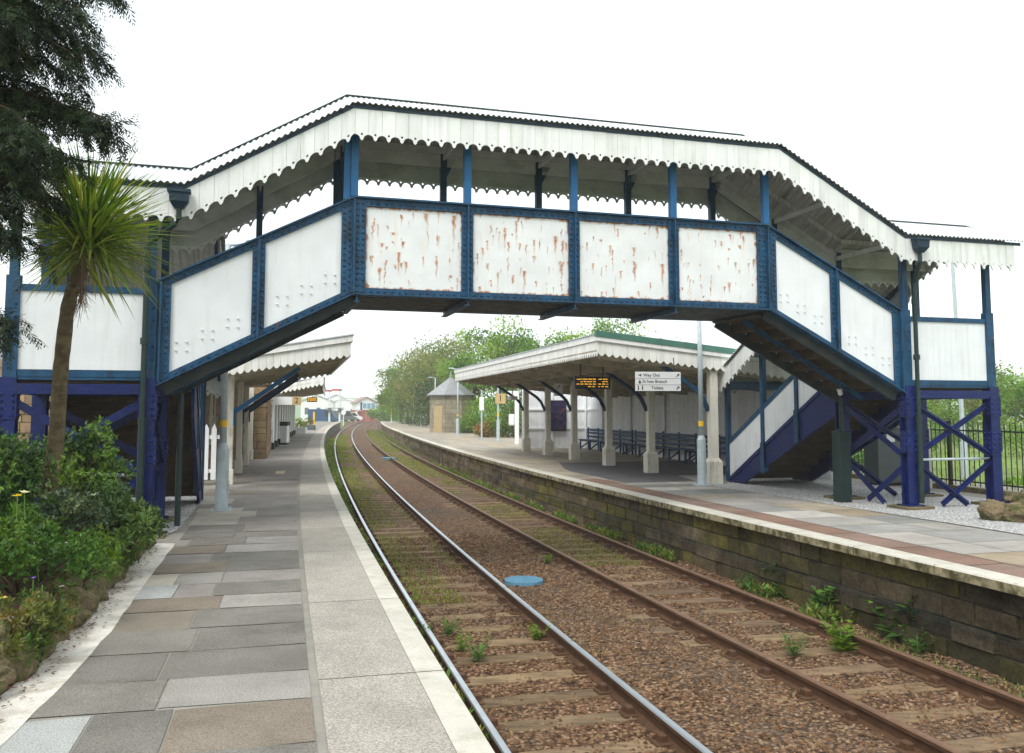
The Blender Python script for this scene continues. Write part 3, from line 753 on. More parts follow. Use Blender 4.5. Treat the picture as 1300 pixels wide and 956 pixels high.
# ---------------- roof of corrugated sheets
rf = part('roof', br)
S0, S1 = -14.45, 2.52
RISE, HALF = .56, 1.3
def corr(parent, path_s, zfun, t0, t1, ridge_t, rise, name='roof_sheet', axis='s', pitch=.085):
    """corrugations run from the ridge down to the eave; path_s is (start, end)"""
    n = int((path_s[1] - path_s[0]) / pitch) * 6
    for sd in (0, 1):
        ta, tb_ = (t0, ridge_t) if sd == 0 else (t1, ridge_t)
        mb = MB(); top = []; NR = 3
        for off_, lay in ((0.012, 0), (0, 1)):
            for r in range(NR):
                f = r / (NR - 1)
                for k in range(n + 1):
                    s = path_s[0] + (path_s[1] - path_s[0]) * k / n
                    z = zfun(s) + rise * f + .015 * math.sin(2 * math.pi * s / pitch) + off_ + .02 * (1 - f)
                    t = ta + (tb_ - ta) * f
                    mb.v.append((s, t, z) if axis == 's' else (t, s, z))
        W = n + 1
        for lay in (0, 1):
            for r in range(NR - 1):
                for k in range(n):
                    q = lay * NR * W + r * W + k
                    mb.f.append((q, q + 1, q + W + 1, q + W)); mb.m.append(lay); mb.c.append((1, 1, 1))
        for k in range(n):
            q = k; mb.f.append((q, q + NR * W, q + 1 + NR * W, q + 1)); mb.m.append(0); mb.c.append((1, 1, 1))
        for r in range(NR - 1):
            for k in (0, n):
                q = r * W + k; mb.f.append((q, q + W, q + W + NR * W, q + NR * W)); mb.m.append(0); mb.c.append((1, 1, 1))
        mb.build(name, [mROOF, mROOFU], parent, smooth=True, fix=False)
corr(rf, (S0, S1), ze, -.44, BW + .44, .9, RISE)
m = MB()       # ridge roll
rp = [(s, .9, ze(s) + RISE + .03) for s in (S0, -12.0, -9.72, -2.62, -.12, S1)]
for a, b in zip(rp[:-1], rp[1:]):
    for sg in (-1, 1):
        P = [(a[0], .9, a[2] + .035), (b[0], .9, b[2] + .035), (b[0], .9 + sg * .17, b[2] - .035), (a[0], .9 + sg * .17, a[2] - .035)]
        m.extr(P, (0, 0, -.008))
m.build('ridge_cap', mROOF, rf)
def path_box(mb, ss, zf, t0, t1, h0, h1, m=0):
    for a, b in zip(ss[:-1], ss[1:]):
        P = [(a, t0, zf(a) + h1), (b, t0, zf(b) + h1), (b, t0, zf(b) + h0), (a, t0, zf(a) + h0)]
        mb.extr(P, (0, t1 - t0, 0), m)
SS = [S0 + .1, -12.0, -9.72, -2.62, -.12, S1 - .1]
for t in (-.385, BW + .36):
    m = MB(); path_box(m, SS, ze, t, t + .02, -.052, .004); m.build('eave_board', mDKTEAL, rf)  # the strip's dark tone paints in the shadow line under the sheets
for t in (-.05, BW - .04):
    m = MB(); path_box(m, SS, ze, t, t + .09, .02, .15); path_box(m, SS, ze, t + (.02 if t > 0 else .03), t + (.05 if t > 0 else .06), -.20, .02)
    m.build('wall_plate', mINNER, rf)
m = MB()
for t in (.42, 1.36): path_box(m, SS, lambda s: ze(s) + .19, t - .03, t + .03, -.02, .06)
m.build('purlin', mROOFU, rf)
for s in KS[:1] + [-11, -9.66, -7.93, -6.18, -4.43, -2.68, -1.33, .05] + [-14.05, 1.97]:
    m = MB()
    for a, b in ((-.05, .88), (BW + .05, .92)):
        m.bar((s, a, ze(s) - .02 + .08), (s, b, ze(s) + RISE - .06 + .02), .05, .07)
    m.bar((s, 0, ze(s) - .05), (s, BW, ze(s) - .05), .04, .08)
    m.build('rafter', mINNER, rf)

def valance(parent, sa, sb, zfun, t, H, face, mat, bw=.195, name='valance', axis='s', thick=.022, stagger=0, tone=(.9, 1.06)):
    """vertical boards with scalloped lower ends, a drilled hole above every point; H = drop below the eave line"""
    nb = max(1, int(round(abs(sb - sa) / bw))); bw = (sb - sa) / nb
    mb = MB(); r2 = random.Random(int(abs(sa * 100 + t * 37)))
    R = abs(bw) * .37; rh = .018
    for k in range(nb):
        x0 = sa + bw * k; xm = x0 + bw / 2; x1 = x0 + bw
        sgn = 1 if bw > 0 else -1
        c = r2.uniform(*tone); c = (c, c * r2.uniform(.99, 1.0), c * r2.uniform(.965, 1.0)); dy = r2.uniform(-.003, .003)
        dh = r2.uniform(-.006, .006) if stagger else 0
        def P(x, h):
            z = zfun(x) + h
            return (x, t + dy, z) if axis == 's' else (t + dy, x, z)
        gapx = .0016 * sgn
        for side in (0, 1):
            xs = x0 + gapx if side == 0 else x1 - gapx
            fx = lambda d: (xs + d * sgn) if side == 0 else (xs - d * sgn)
            pts = [(xs, 0)]
            for q in range(6):   # quarter arc from the joint down to the point
                an = math.pi / 2 * (1 - q / 5.0)
                pts.append((fx(R * math.cos(an)), -H + dh + R * math.sin(an) * .95 - .0))
            tip = abs(bw) / 2 - R
            pts += [(fx(R + tip * .5), -H - .010 + dh), (xm, -H - .022 + dh)]
            hz = -H + R * .95 + .004
            for q in range(5):
                an = -math.pi / 2 + math.pi * q / 4
                pts.append((xm - (rh * math.cos(an)) * sgn * (1 if side == 0 else -1), hz + rh * math.sin(an)))
            pts.append((xm, 0))
            o = [P(*p) for p in pts]
            off_ = (0, thick * face, 0) if axis == 's' else (thick * face, 0, 0)
            mb.extr(o, off_, 0, c)
    return mb.build(name, mat, parent, fix=True)
zv = lambda s: ze(s) - .045
VH = .455
for t, fc, mt in ((-.375, 1, mBOARD), (BW + .375, -1, mBOARD)):
    for sa, sb in ((S0 + .12, -12.0), (-12.0, -9.70), (-9.70, -2.62), (-2.62, -.12), (-.12, 2.28)):
        valance(rf, sa, sb, zv, t, VH, fc, mt, stagger=1 if sa > -.2 else 0, tone=(.86, 1.06) if sa > -3 else (.93, 1.05))
for s in (2.26,):   # gable end boards
    gz = lambda t: 4.78 + (RISE * (1 - abs(t - .9) / HALF)) - .05
    valance(rf, -.35, BW + .35, lambda t: 4.78 + RISE * max(0, 1 - abs(t - .9) / HALF) - .05, s, .46 , -1, mBOARD, axis='t')
    valance(rf, -.35, BW + .35, lambda t: 4.78 + RISE * max(0, 1 - abs(t - .9) / HALF) - .05, S0 + .15, .46, 1, mBOARD, axis='t')
# thin backing added behind both valances to stop light showing between the boards
m = MB()
for t in (-.352, BW + .345): path_box(m, SS[:1] + [-12.0, -9.72, -2.62, -.12, 2.25], ze, t, t + .007, -.39, -.02)
m.build('valance_backing', mINNER, rf)
# roof posts
for i, s in enumerate(KS):
    if i in (1, 7): continue
    for t in (0, BW):
        if i in (0, 8): continue
        wd = .11
        m = MB(); m.rng(s - wd / 2, s + wd / 2, t - .05, t + .05, zt(s) + .031, ze(s) + .02)
        if i in (2,): m.rng(s - .055 - .10, s - .058, t - .02, t + .07, zt(s) - .02, ze(s) - .05)
        if t > 1: m.extr([(s + .056, t - .02, ze(s) - .05), (s + .22, t - .02, ze(s) - .05), (s + .056, t - .02, ze(s) - .38)], (0, .04, 0))
        m.build('roof_post', mBRIGHTB if t == 0 else mTEAL, rf)
for s in (-11.0, -1.33):
    m = MB(); m.rng(s - .05, s + .05, BW - .05, BW + .05, zt(s) + .031, ze(s)); 
    m.build('roof_post', mTEAL, rf)

# ---------------- stair towers
def tower(s_in, s_out, sgn):
    tw = part('tower', br)
    for s in (s_in, s_out):
        for t in (0, BW):
            m = MB()
            for e in (-1, 1): m.rng(s - .10, s + .10, t + e * .085 - .012, t + e * .085 + .012, .06, 2.14)
            m.rng(s - .014, s + .014, t - .073, t + .073, .06, 2.14)
            m.rng(s - .16, s + .16, t - .16, t + .16, .035, .058)
            for zz in (1.15, 1.78) if t == 0 else (1.15,):   # bolted splice plates
                m.rng(s - .115, s + .115, t - .112, t - .0975, zz - .19, zz + .19)
                for dx in (-.07, .07):
                    for k in range(4): m.rivet((s + dx, t - .112, zz - .14 + k * .093), (0, -1, 0), .026)
                m.rng(s - sgn * .10 - .012, s - sgn * .10 + .012, t - .08, t + .08, zz - .19, zz + .19)
                for k in range(4):
                    for dy in (-.045, .045): m.rivet((s - sgn * .112, t + dy, zz - .14 + k * .093), (-sgn, 0, 0), .024)
            m.build('tower_post', mULTRA, tw)
            m = MB()     # upper post to the roof
            m.rng(s - .085, s + .085, t - .06, t + .06, 2.142, 3.5); m.rng(s - .055, s + .055, t - .05, t + .05, 3.5, 4.85)
            if t == 0:
                for k in range(6): m.rivet((s + .045, t - .06, 2.4 + k * .18), (0, -1, 0), .02)
            m.build('roof_post', mTEAL, tw)
            m = MB(); m.rng(s - .28, s + .28, t - .26, t + .28, -.1, .034); m.build('pad', mROCK, tw)
    # beams under the landing
    m = MB()
    for t in (0, BW):
        m.rng(s_in, s_out, t - .10, t - .05, 1.92, 2.06) if t == 0 else m.rng(s_in, s_out, t + .05, t + .10, 1.92, 2.06)
    for s in (s_in - sgn * .02, s_out): m.rng(s - .03, s + .03, .0, BW, 1.925, 2.055)
    m.build('landing_beam', mULTRA, tw)
    m = MB(); lo, hi = min(s_in, s_out), max(s_in, s_out)
    for k in range(9): m.rng(lo, hi, .04 + k * .195, .04 + k * .195 + .185, 2.075, 2.12)
    m.build('landing_floor', mTREAD, tw, fix=False)
    # bracing: crossed in each bay, the lower cross cut short by the ground
    def X(f):
        for (u0, z0), (u1, z1) in ((( .02, 1.84), (.98, .86)), ((.98, 1.84), (.02, .86)), ((.02, .80), (.64, .03)), ((.98, .80), (.36, .03))):
            m = MB(); a, b = Vector(f(u0, z0)), Vector(f(u1, z1)); dd = (f(1, 0) - f(0, 0)).normalized()
            nn = dd.cross(Vector((0, 0, 1)))
            k = .025 if u0 < .5 else -.025
            m.bar(a + nn * k, b + nn * k, .012, .105, up=nn.cross(b - a)); m.bar(a + nn * (k + .03), b + nn * (k + .03), .06, .012, up=nn.cross(b - a))
            m.build('brace', mULTRA, tw)
    X(lambda u, z: Vector((s_in + (s_out - s_in) * u, -.03, z)))
    X(lambda u, z: Vector((s_in + (s_out - s_in) * u, BW, z)))
    X(lambda u, z: Vector((s_in, BW * u, z)))
    m = MB(); m.tube([(s_in, .06, .83), (s_out, .06, .83)], .022, 8); m.build('tie_rod', mGALV, tw)
    # boarded parapets on the near and outer sides
    for f in (0, 1):
        lp = part('landing_panel', tw)
        if f == 0: fn = lambda u, z, d=0: Vector((s_in + (s_out - s_in) * u, -.02 + d, z))
        else: fn = lambda u, z, d=0: Vector((s_out + sgn * d * -1, BW * u, z))
        m = MB(); L = 1.9; nb = 13
        for k in range(nb):
            a, b = .045 + .91 * k / nb, .045 + .91 * (k + 1) / nb - (.0014 if sgn > 0 else 0)
            c = random.uniform(.95, 1.05)
            m.extr([fn(a, 2.25), fn(b, 2.25), fn(b, 3.30), fn(a, 3.30)], fn(0, 0, .03) - fn(0, 0, 0), 0, (c, c, c * .99))
        m.build('boards', mWHITE if sgn > 0 else mWHITE, lp)
        m = MB()
        m.bar(fn(.04, 3.345, .01), fn(.96, 3.345, .01), .07, .085); m.build('top_rail', mTEAL, lp); m = MB(); m.bar(fn(.04, 2.20, .01), fn(.96, 2.20, .01), .07, .09)
        m.bar(fn(.04, 2.135, .01), fn(.96, 2.135, .01), .05, .045)
        m.build('bottom_rail', mTEAL, lp)
    return tw
twR = tower(.12, 1.97, 1)
twL = tower(-12.42, -14.12, -1)

# rainwater pipes on the near inner posts
def rainpipe(s, ztop, hs):
    dp = part('drainpipe', br)
    m = MB(); m.tube([(s, -.16, .09), (s, -.16, 1.55)], .048, 10); m.tube([(s, -.16, 1.5), (s, -.16, 3.95), (s * .8 + hs * .2, -.20, 4.04), (s * .1 + hs * .9, -.40, 4.24), (hs, -.44, 4.30), (hs, -.44, ztop - .2)], .038, 10)
    for z in (.55, 1.52, 2.6, 3.6): m.tube([(s, -.16, z), (s, -.16, z + .09)], .058, 10)
    m.build('pipe', mDKGREEN, dp, smooth=False)
    m = MB(); s = hs
    m.faces([(s - .13, -.55, ztop), (s + .13, -.55, ztop), (s + .13, -.40, ztop), (s - .13, -.40, ztop), (s - .12, -.54, ztop - .15), (s + .12, -.54, ztop - .15), (s + .12, -.40, ztop - .15), (s - .12, -.40, ztop - .15),
             (s - .06, -.48, ztop - .24), (s + .06, -.48, ztop - .24), (s + .06, -.40, ztop - .24), (s - .06, -.40, ztop - .24)],
            [(0, 1, 2, 3), (0, 4, 5, 1), (1, 5, 6, 2), (2, 6, 7, 3), (3, 7, 4, 0), (4, 8, 9, 5), (5, 9, 10, 6), (6, 10, 11, 7), (7, 11, 8, 4), (8, 11, 10, 9)])
    m.rng(s - .15, s + .15, -.57, -.40, ztop - .03, ztop + .01)
    m.build('hopper_head', mDKTEAL, dp)
    return dp
rainpipe(.22, 4.70, .12); rainpipe(-12.47, 4.68, -12.06)
# thin pipes at the far inner posts; the right one stands in a dark box casing
dp = part('drainpipe', br)
m = MB(); m.tube([(-.30, 1.28, 1.3), (-.30, 1.28, 1.95), (-.22, 1.3, 2.05)], .04, 8); m.build('pipe', mDKGREEN, dp)
m = MB(); m.rng(-.44, -.20, 1.16, 1.40, PZ, 1.32); m.build('casing', mDKGREEN, dp, bevel=.01)
m = MB(); m.tube([(-.30, 1.28, 2.02), (-.38, 1.2, 2.12)], .045, 8); m.build('elbow', mSIGNW, dp)
dp = part('drainpipe', br)
m = MB(); m.tube([(-12.07, 1.0, 0), (-12.07, 1.0, 1.95), (-12.15, 1.05, 2.08)], .045, 8); m.build('pipe', mDKGREEN, dp)

# ---------------- lower flights, running away from the camera along each platform
def lower(s_in, s_out, t_end, sgn, t0=BW + .1):
    L = part('staircase', br)
    k = 2.12 / (t_end - 2.35)
    zl = lambda t: min(2.12, (t_end - t) * k)     # nosing line
    for s in (s_in, s_out):
        st_ = part('balustrade', L)
        m = MB(); P = [(s, t0, 2.14), (s, 2.35, 2.14), (s, t_end + .05, .0), (s, t_end - .72, .0), (s, t0, 1.62)]
        m.extr(P, (.05, 0, 0)); 
        m.extr([(s - .025, 2.35, 2.15), (s - .025, t_end, .03), (s - .025, t_end - .15, .03), (s - .025, 2.2, 2.15)], (.10, 0, 0))
        m.build('stringer', mULTRA, st_)
        m = MB()
        tt = [2.35 + (t_end - .12 - 2.35) * q / 24 for q in range(25)]
        for a, b in zip(tt[:-1], tt[1:]):
            c = random.uniform(.95, 1.05)
            m.extr([(s + .005, a + .002, zl(a) + .06), (s + .005, b - .002, zl(b) + .06), (s + .005, b - .002, zl(b) + .86), (s + .005, a + .002, zl(a) + .86)], (.03, 0, 0), 0, (c, c, c))
        m.rng(s + .005, s + .035, t0, 2.35, 2.2, 2.98)
        m.build('side_panel', mWHITE, st_)
        m = MB(); m.bar((s + .02, 2.2, zl(2.2) + .93), (s + .02, t_end - .08, zl(t_end - .08) + .88), .07, .10); m.build('handrail', mTEAL, st_)
        n1 = (2.35 + t_end) / 2 + .12
        for t in (t_end - .05, n1 + .15, 2.35 + (n1 - 2.35) * .42):
            m = MB(); zb = 0 if t > t_end - .2 else max(0, zl(t) - .58)
            m.rng(s - .035, s + .075, t - .055, t + .055, zb, 4.42 - (t - 2.35) * .54)
            if zb > 0:
                m.rng(s - .05, s - .036, t - .07, t + .07, zb - .03, zb + .65)
            m.build('newel_post', mTEAL, st_)
    lo, hi = min(s_in, s_out), max(s_in, s_out)
    m = MB(); n = 12
    for q in range(n):
        ta = 2.35 + (t_end - .1 - 2.35) * q / n; tb = 2.35 + (t_end - .1 - 2.35) * (q + 1) / n; z = zl(ta) - .10
        if z < .06: continue
        m.rng(lo + .052, hi - .002, ta - .03, tb + .02, z - .045, z)
        m.rng(lo + .052, hi - .002, ta - .03, ta - .005, z + .001, z + 2.12 / n - .046)
    m.build('tread', mTREAD, L, fix=False)
    # roof over the flight
    rfl = part('stair_roof', L)
    k2 = k * .93
    zr = lambda t: float(np.interp(t, [2.1, 2.35, t_end + .3], [4.70, 2.30 + (t_end + .25 - 2.35) * .54, 2.30 - .05 * .54])) if sgn > 0 else float(np.interp(t, [2.1, 2.35, t_end + .3], [4.70, 4.48, 2.30]))
    cs = (s_in + s_out) / 2 + .02; hw = abs(s_out - s_in) / 2 + .42
    corr(rfl, (2.15, t_end + .3), zr, cs - hw, cs + hw, cs, .45, axis='t')
    for sd in (-1, 1):
        valance(rfl, 2.25, t_end + .26, lambda t: zr(t) - .03, cs + sd * (hw - .06), .44, -sd, mBOARD, axis='t', bw=.18)
        m = MB()
        for a, b in ((2.25, 2.35), (2.35, t_end + .25)):
            m.extr([(cs + sd * (hw - .12), a, zr(a) + .02), (cs + sd * (hw - .12), b, zr(b) + .02), (cs + sd * (hw - .12), b, zr(b) - .08), (cs + sd * (hw - .12), a, zr(a) - .08)], (.05 * -sd, 0, 0))
        m.build('eave_board', mTEAL, rfl)
    te = t_end + .24
    valance(rfl, cs - hw + .08, cs + hw - .08, lambda s: zr(te) + .45 * max(0, 1 - abs(s - cs) / hw) - .02, te, .42, -1, mBOARD, axis='s', bw=.18)
    m = MB(); z = zr(t_end - .05)
    m.rng(lo, hi, t_end - .1, t_end, z - .25, z - .05); m.build('header_beam', mTEAL, rfl)
    return L
lower(.05, 1.90, 6.1, 1)
lower(-11.98, -14.0, 5.0, -1)
def W0(px, py, Y):      # a point at picture place px, py and distance Y
    P_ = math.atan(88 / FPX); a = (px - 650) / FPX; b = (433.5 - py) / FPX
    r = Vector((a, math.cos(P_) - b * math.sin(P_), math.sin(P_) + b * math.cos(P_))); r *= Y / r.y
    return Vector((r.x, r.y, r.z + 1.7))
# ---------------------------------------------------------------- right platform shelter; local y runs away along the platform, x towards the track is negative
SROT = math.atan2(.243, .970)
SHO = Vector((4.78, 20.9, PZ))
sh = thing('platform_shelter', 'long white open-fronted platform shelter with cream posts and dark blue brackets', 'shelter', SHO, SROT)
def s2w(a, v, z=0):    # a along, v towards the track
    return Vector((SHO.x - .243 * a - .970 * v, SHO.y + .970 * a - .243 * v, z + PZ))
# in local coordinates: x = -v, y = a
FV, A0, A1 = 2.95, -.2, 18.0
zf = lambda v: 2.72 + .105 * (v - .49)       # underside of the fascia at v
m = MB()
def slope_box(mb, v0, v1, a0, a1, h0, h1, mat=0, col=(1, 1, 1)):
    P = [(-v0, a0, zf(v0) + h0), (-v1, a0, zf(v1) + h0), (-v1, a0, zf(v1) + h1), (-v0, a0, zf(v0) + h1)]
    mb.extr(P, (0, a1 - a0, 0), mat, col)
n = 40
slope_box(m, -3.6, FV, A0 + .06, A1, .10, .14, 0)
m.build('soffit', mSOFFIT, sh)
m = MB()
W = int((A1 - A0 + .1) / .15)
for k in range(W * 6):
    a = A0 - .04 + k * .025; b = a + .025
    za, zb = .012 * math.sin(a * 42), .012 * math.sin(b * 42)
    m.poly([(3.7, a, zf(-3.6) + .50 + za), (-FV - .06, a, zf(FV) + .50 + za), (-FV - .06, b, zf(FV) + .50 + zb), (3.7, b, zf(-3.6) + .50 + zb)])
m.build('roof_sheet', mROOF, sh, smooth=True, fix=False)
# fascia: boards with pointed ends
def zig(mb, pts_fn, L, bw, H0, H1, thick_vec, tooth=.07, tone=(.94, 1.05)):
    nb = int(round(L / bw)); r2 = random.Random(int(L * 100))
    for k in range(nb):
        u0, u1 = L * k / nb, L * (k + 1) / nb; um = (u0 + u1) / 2; g = .002
        c = r2.uniform(*tone)
        o = [pts_fn(u0 + g, H1), pts_fn(u0 + g, H0 + tooth * .2), pts_fn(um - .02, H0 - tooth), pts_fn(um + .02, H0 - tooth), pts_fn(u1 - g, H0 + tooth * .2), pts_fn(u1 - g, H1)]
        mb.extr(o, thick_vec, 0, (c, c * .995, c * .97))
m = MB(); zig(m, lambda u, h: Vector((-FV, A0 + u, zf(FV) + h)), A1 - A0, .16, .06, .34, (.03, 0, 0)); m.build('fascia', mCANOPY, sh)
m = MB(); zig(m, lambda u, h: Vector((-FV + u, A0, zf(FV - u) + h)), 6.5, .18, .06, .34, (0, .03, 0), .055); m.build('fascia', mCANOPY, sh)
m = MB(); zig(m, lambda u, h: Vector((-FV + u, A1, zf(FV - u) + h)), 6.5, .22, .06, .34, (0, -.03, 0), .085); m.build('fascia', mCANOPY, sh)
m = MB()
P = [(-FV - .03, A0 - .03, zf(FV) + .345), (-FV - .03, A1 + .03, zf(FV) + .345), (-FV - .03, A1 + .03, zf(FV) + .485), (-FV - .03, A0 - .03, zf(FV) + .485)]
m.extr(P, (.06, 0, 0), 0); m.build('gutter_board', mCANOPY, sh)
m = MB(); P = [(-FV - .05, A0 - .045, zf(FV) + .345), (3.65, A0 - .045, zf(-3.65) + .345), (3.65, A0 - .045, zf(-3.65) + .44), (-FV - .05, A0 - .045, zf(FV) + .44)]
m.extr(P, (0, .05, 0)); m.build('gutter_board', mCANOPY, sh)
m = MB(); P = [(-FV - .07, A0 - .06, zf(FV) + .44), (3.67, A0 - .06, zf(-3.67) + .44), (3.67, A0 - .06, zf(-3.67) + .58), (-FV - .07, A0 - .06, zf(FV) + .58)]
m.extr(P, (0, .10, 0)); m.build('flashing', mGREENTRIM, sh)
# posts
PA = [0, 3.75, 7.1, 10.6, 13.9, 17.2]
for i, a in enumerate(PA):
    pp = part('post', sh, (0, a, 0))
    m = MB(); h = .10
    m.rng(-h, h, -h, h, .5, zf(0) + .10)
    m.build('shaft', mCREAM, pp, bevel=.012)
    m = MB(); b = .16
    m.faces([(-b, -b, 0), (b, -b, 0), (b, b, 0), (-b, b, 0), (-b, -b, .52), (b, -b, .52), (b, b, .52), (-b, b, .52), (-.105, -.105, .60), (.105, -.105, .60), (.105, .105, .60), (-.105, .105, .60)],
            [(3, 2, 1, 0), (0, 1, 5, 4), (1, 2, 6, 5), (2, 3, 7, 6), (3, 0, 4, 7), (4, 5, 9, 8), (5, 6, 10, 9), (6, 7, 11, 10), (7, 4, 8, 11), (8, 9, 10, 11)])
    m.build('plinth', mCREAM, pp)
    m = MB(); pts = []
    for q in range(9):
        f = q / 8; x = -.11 - 1.32 * f; z = 1.78 + (zf(1.4) + .06 - 1.98) * max(0, f ** .9) + .2 * min(1, f * 6)
        pts.append((x, 0, z))
    pts[0] = (-.11, 0, 1.72)
    for a_, b_ in zip(pts[:-1], pts[1:]): m.bar(a_, b_, .06, .10)
    m.build('bracket', mBRACKET if i else mTEAL, pp)
m = MB()
for a in PA + [1.9, 5.4, 8.8, 12.2, 15.5]: slope_box(m, -3.5, FV - .1, a - .05, a + .05, -.04, .10)
for v in (0, 1.45): m.rng(-v - .06, -v + .06, A0 + .1, A1 - .1, zf(v) - .02, zf(v) + .10)
m.build('beams', mSOFFIT, sh)
# back and end walls of vertical boards, with rails
WV = -3.5
mWB = M('shelter_boards', (.85, .87, .88), .6, .06, 3, dirt=(.5, .5, .47), dirt_amt=.3, dirt_scale=(4, 4, .8), attr=True)
m = MB(); rr = random.Random(4)
a = .4
while a < 19.5:
    c = rr.uniform(.9, 1.04); m.rng(-WV, -WV + .03, a + .002, a + .148, .1, zf(WV) + .45, 0, (c, c, c)); a += .15
m.build('back_wall', mWB, sh, fix=False)
m = MB(); v = -.45
while v > WV:
    c = rr.uniform(.88, 1.02); m.rng(-v + .002, -v + .148, 19.5, 19.53, .1, 2.9, 0, (c, c, c)); v -= .15
m.build('end_wall', mWB, sh, fix=False)
m = MB()
for z in (.92, 1.78):
    m.rng(-WV - .05, -WV - .002, .4, 19.45, z - .04, z + .04); m.rng(.45, 3.45, 19.44, 19.498, z - .04, z + .04)
for a in (.45, 3.8, 7.1, 10.6, 13.9, 17.2, 19.4): m.rng(-WV - .09, -WV - .052, a - .09, a + .09, 0, zf(WV) + .15)
for x in (.48, 1.8): m.rng(x - .07, x + .07, 19.40, 19.438, 0, 2.7)
m.build('wall_rail', mWB, sh)
m = MB(); m.rng(-WV - .02, -WV + .05, .4, 19.5, 0, .1); m.rng(.4, 3.5, 19.48, 19.55, 0, .1); m.build('plinth_board', mWB, sh)

# benches along the back wall
def bench(a0, L, label):
    q = s2w(a0, WV + .52)
    b = thing('bench', label, 'bench', (q.x, q.y, PZ), SROT, 'blue benches in the shelter')
    m = MB()
    for x in (-.16, -.02, .12): m.rng(x, x + .12, 0, L, .42, .46)
    m.build('seat', mBENCH, b, bevel=.006)
    m = MB()
    for z in (.58, .74, .88): m.rng(.24, .265, 0, L, z - .045, z + .045)
    m.build('backrest', mBENCH, b, bevel=.005)
    k = int(L / 1.1)
    for i in range(k + 1):
        y = .06 + (L - .12) * i / k
        m = MB(); m.rng(.268, .32, y - .03, y + .03, 0, .98); m.rng(-.12, -.06, y - .03, y + .03, 0, .42); m.rng(-.12, .268, y - .025, y + .025, .36, .418); m.bar((-.09, y, .05), (.27, y, .3), .04, .05)
        m.build('leg_frame', mBENCH, b)
    return b
bench(13.2, 5.4, 'navy slatted bench at the far end of the shelter, beneath the dark poster corner')
bench(7.6, 5.4, 'middle navy slatted bench against the white boards of the shelter')
bench(2.0, 5.4, 'nearest navy slatted bench in the shelter, behind the lamp post')

# posters
def board(name, label, loc, rz, w, h, mats, z0, frame=.04, depth=.05, cat='poster'):
    t = thing(name, label, cat, loc, rz)
    m = MB(); m.rng(-w / 2, w / 2, -depth, 0, z0, z0 + h); m.build('frame', mats[0], t, bevel=.006)
    m = MB(); m.rng(-w / 2 + frame, w / 2 - frame, -depth - .006, -depth - .002, z0 + frame, z0 + h - frame); m.build('sheet', mats[1], t)
    return t
q = s2w(19.40, -2.1); board('poster_frame', 'dark framed poster with a reddish glow on the shelter end wall', (q.x, q.y, PZ), SROT, .80, 1.40, (mBLACK, mPOSTER), .80)
q = s2w(3.0, WV + .10); board('notice_board', 'tall dark-framed notice board on the shelter back wall behind the lamp post', (q.x, q.y, PZ), SROT - rad(90), 1.25, 1.45, (mBENCH, mPAPER), .95, .06, cat='notice board')
q = s2w(.9, WV + .06); t = thing('warning_notice', 'small red and white notice on the boards seen through the stair railing', 'notice', (q.x, q.y, PZ), SROT - rad(90))
m = MB(); m.rng(-.09, .09, -.012, 0, 1.2, 1.75); m.build('sheet', mPAPER, t); m = MB(); m.tube([(0, -.013, 1.62), (0, -.018, 1.62)], .085, 16); m.build('red_disc', M('red_ink', S(200, 50, 44), .5, 0), t)
mRED = bpy.data.materials['red_ink']

# hanging direction sign, facing the camera
def hang(px, py, Y, w):
    pass
t = thing('direction_sign', 'white hanging sign listing Way Out, St Ives Branch and Toilets', 'sign', (3.375, 20.22, 2.375), SROT * .55); t.scale = (.90, .90, .90)
m = MB(); m.rng(-.60, .60, -.025, .025, -.245, .245); m.build('sign_board', mSIGNW, t, bevel=.004)
m = MB()
for z in (-.085, .08): m.rng(-.60, .60, -.030, -.0262, z - .006, z + .006)
m.build('divider', M('sign_grey', (.35, .35, .35), .5, 0), t)
text('Way Out', .115, mINK, t, (-.40, -.028, .16)); text('St Ives Branch', .115, mINK, t, (-.42, -.028, -.002)); text('Toilets', .115, mINK, t, (-.19, -.028, -.165))
def arrow(mb, x, z, ang, L=.11, y=-.029):
    c, s = math.cos(ang), math.sin(ang)
    f = lambda a, b: (x + a * c - b * s, y, z + a * s + b * c)
    mb.extr([f(-L / 2, -.012), f(L / 2 - .04, -.012), f(L / 2 - .04, -.04), f(L / 2, 0), f(L / 2 - .04, .04), f(L / 2 - .04, .012), f(-L / 2, .012)], (0, .003, 0))
m = MB(); arrow(m, .52, .16, rad(45)); arrow(m, .52, -.165, rad(45))
arrow(m, -.48, .16, 0, .09)
m.rng(-.52, -.46, -.029, -.0262, -.05, .0); m.rng(-.505, -.475, -.029, -.0262, .01, .035)
for x in (-.53, -.42):
    m.rng(x - .014, x + .014, -.029, -.0262, -.215, -.135); m.tube([(x, -.029, -.118), (x, -.0262, -.118)], .014, 10)
m.build('symbols', mINK, t)
for x in (-.45, .45):
    m = MB(); m.tube([(x, .02, .245), (x, .10, .62)], .012, 6); m.build('hanger', mBLACK, t)
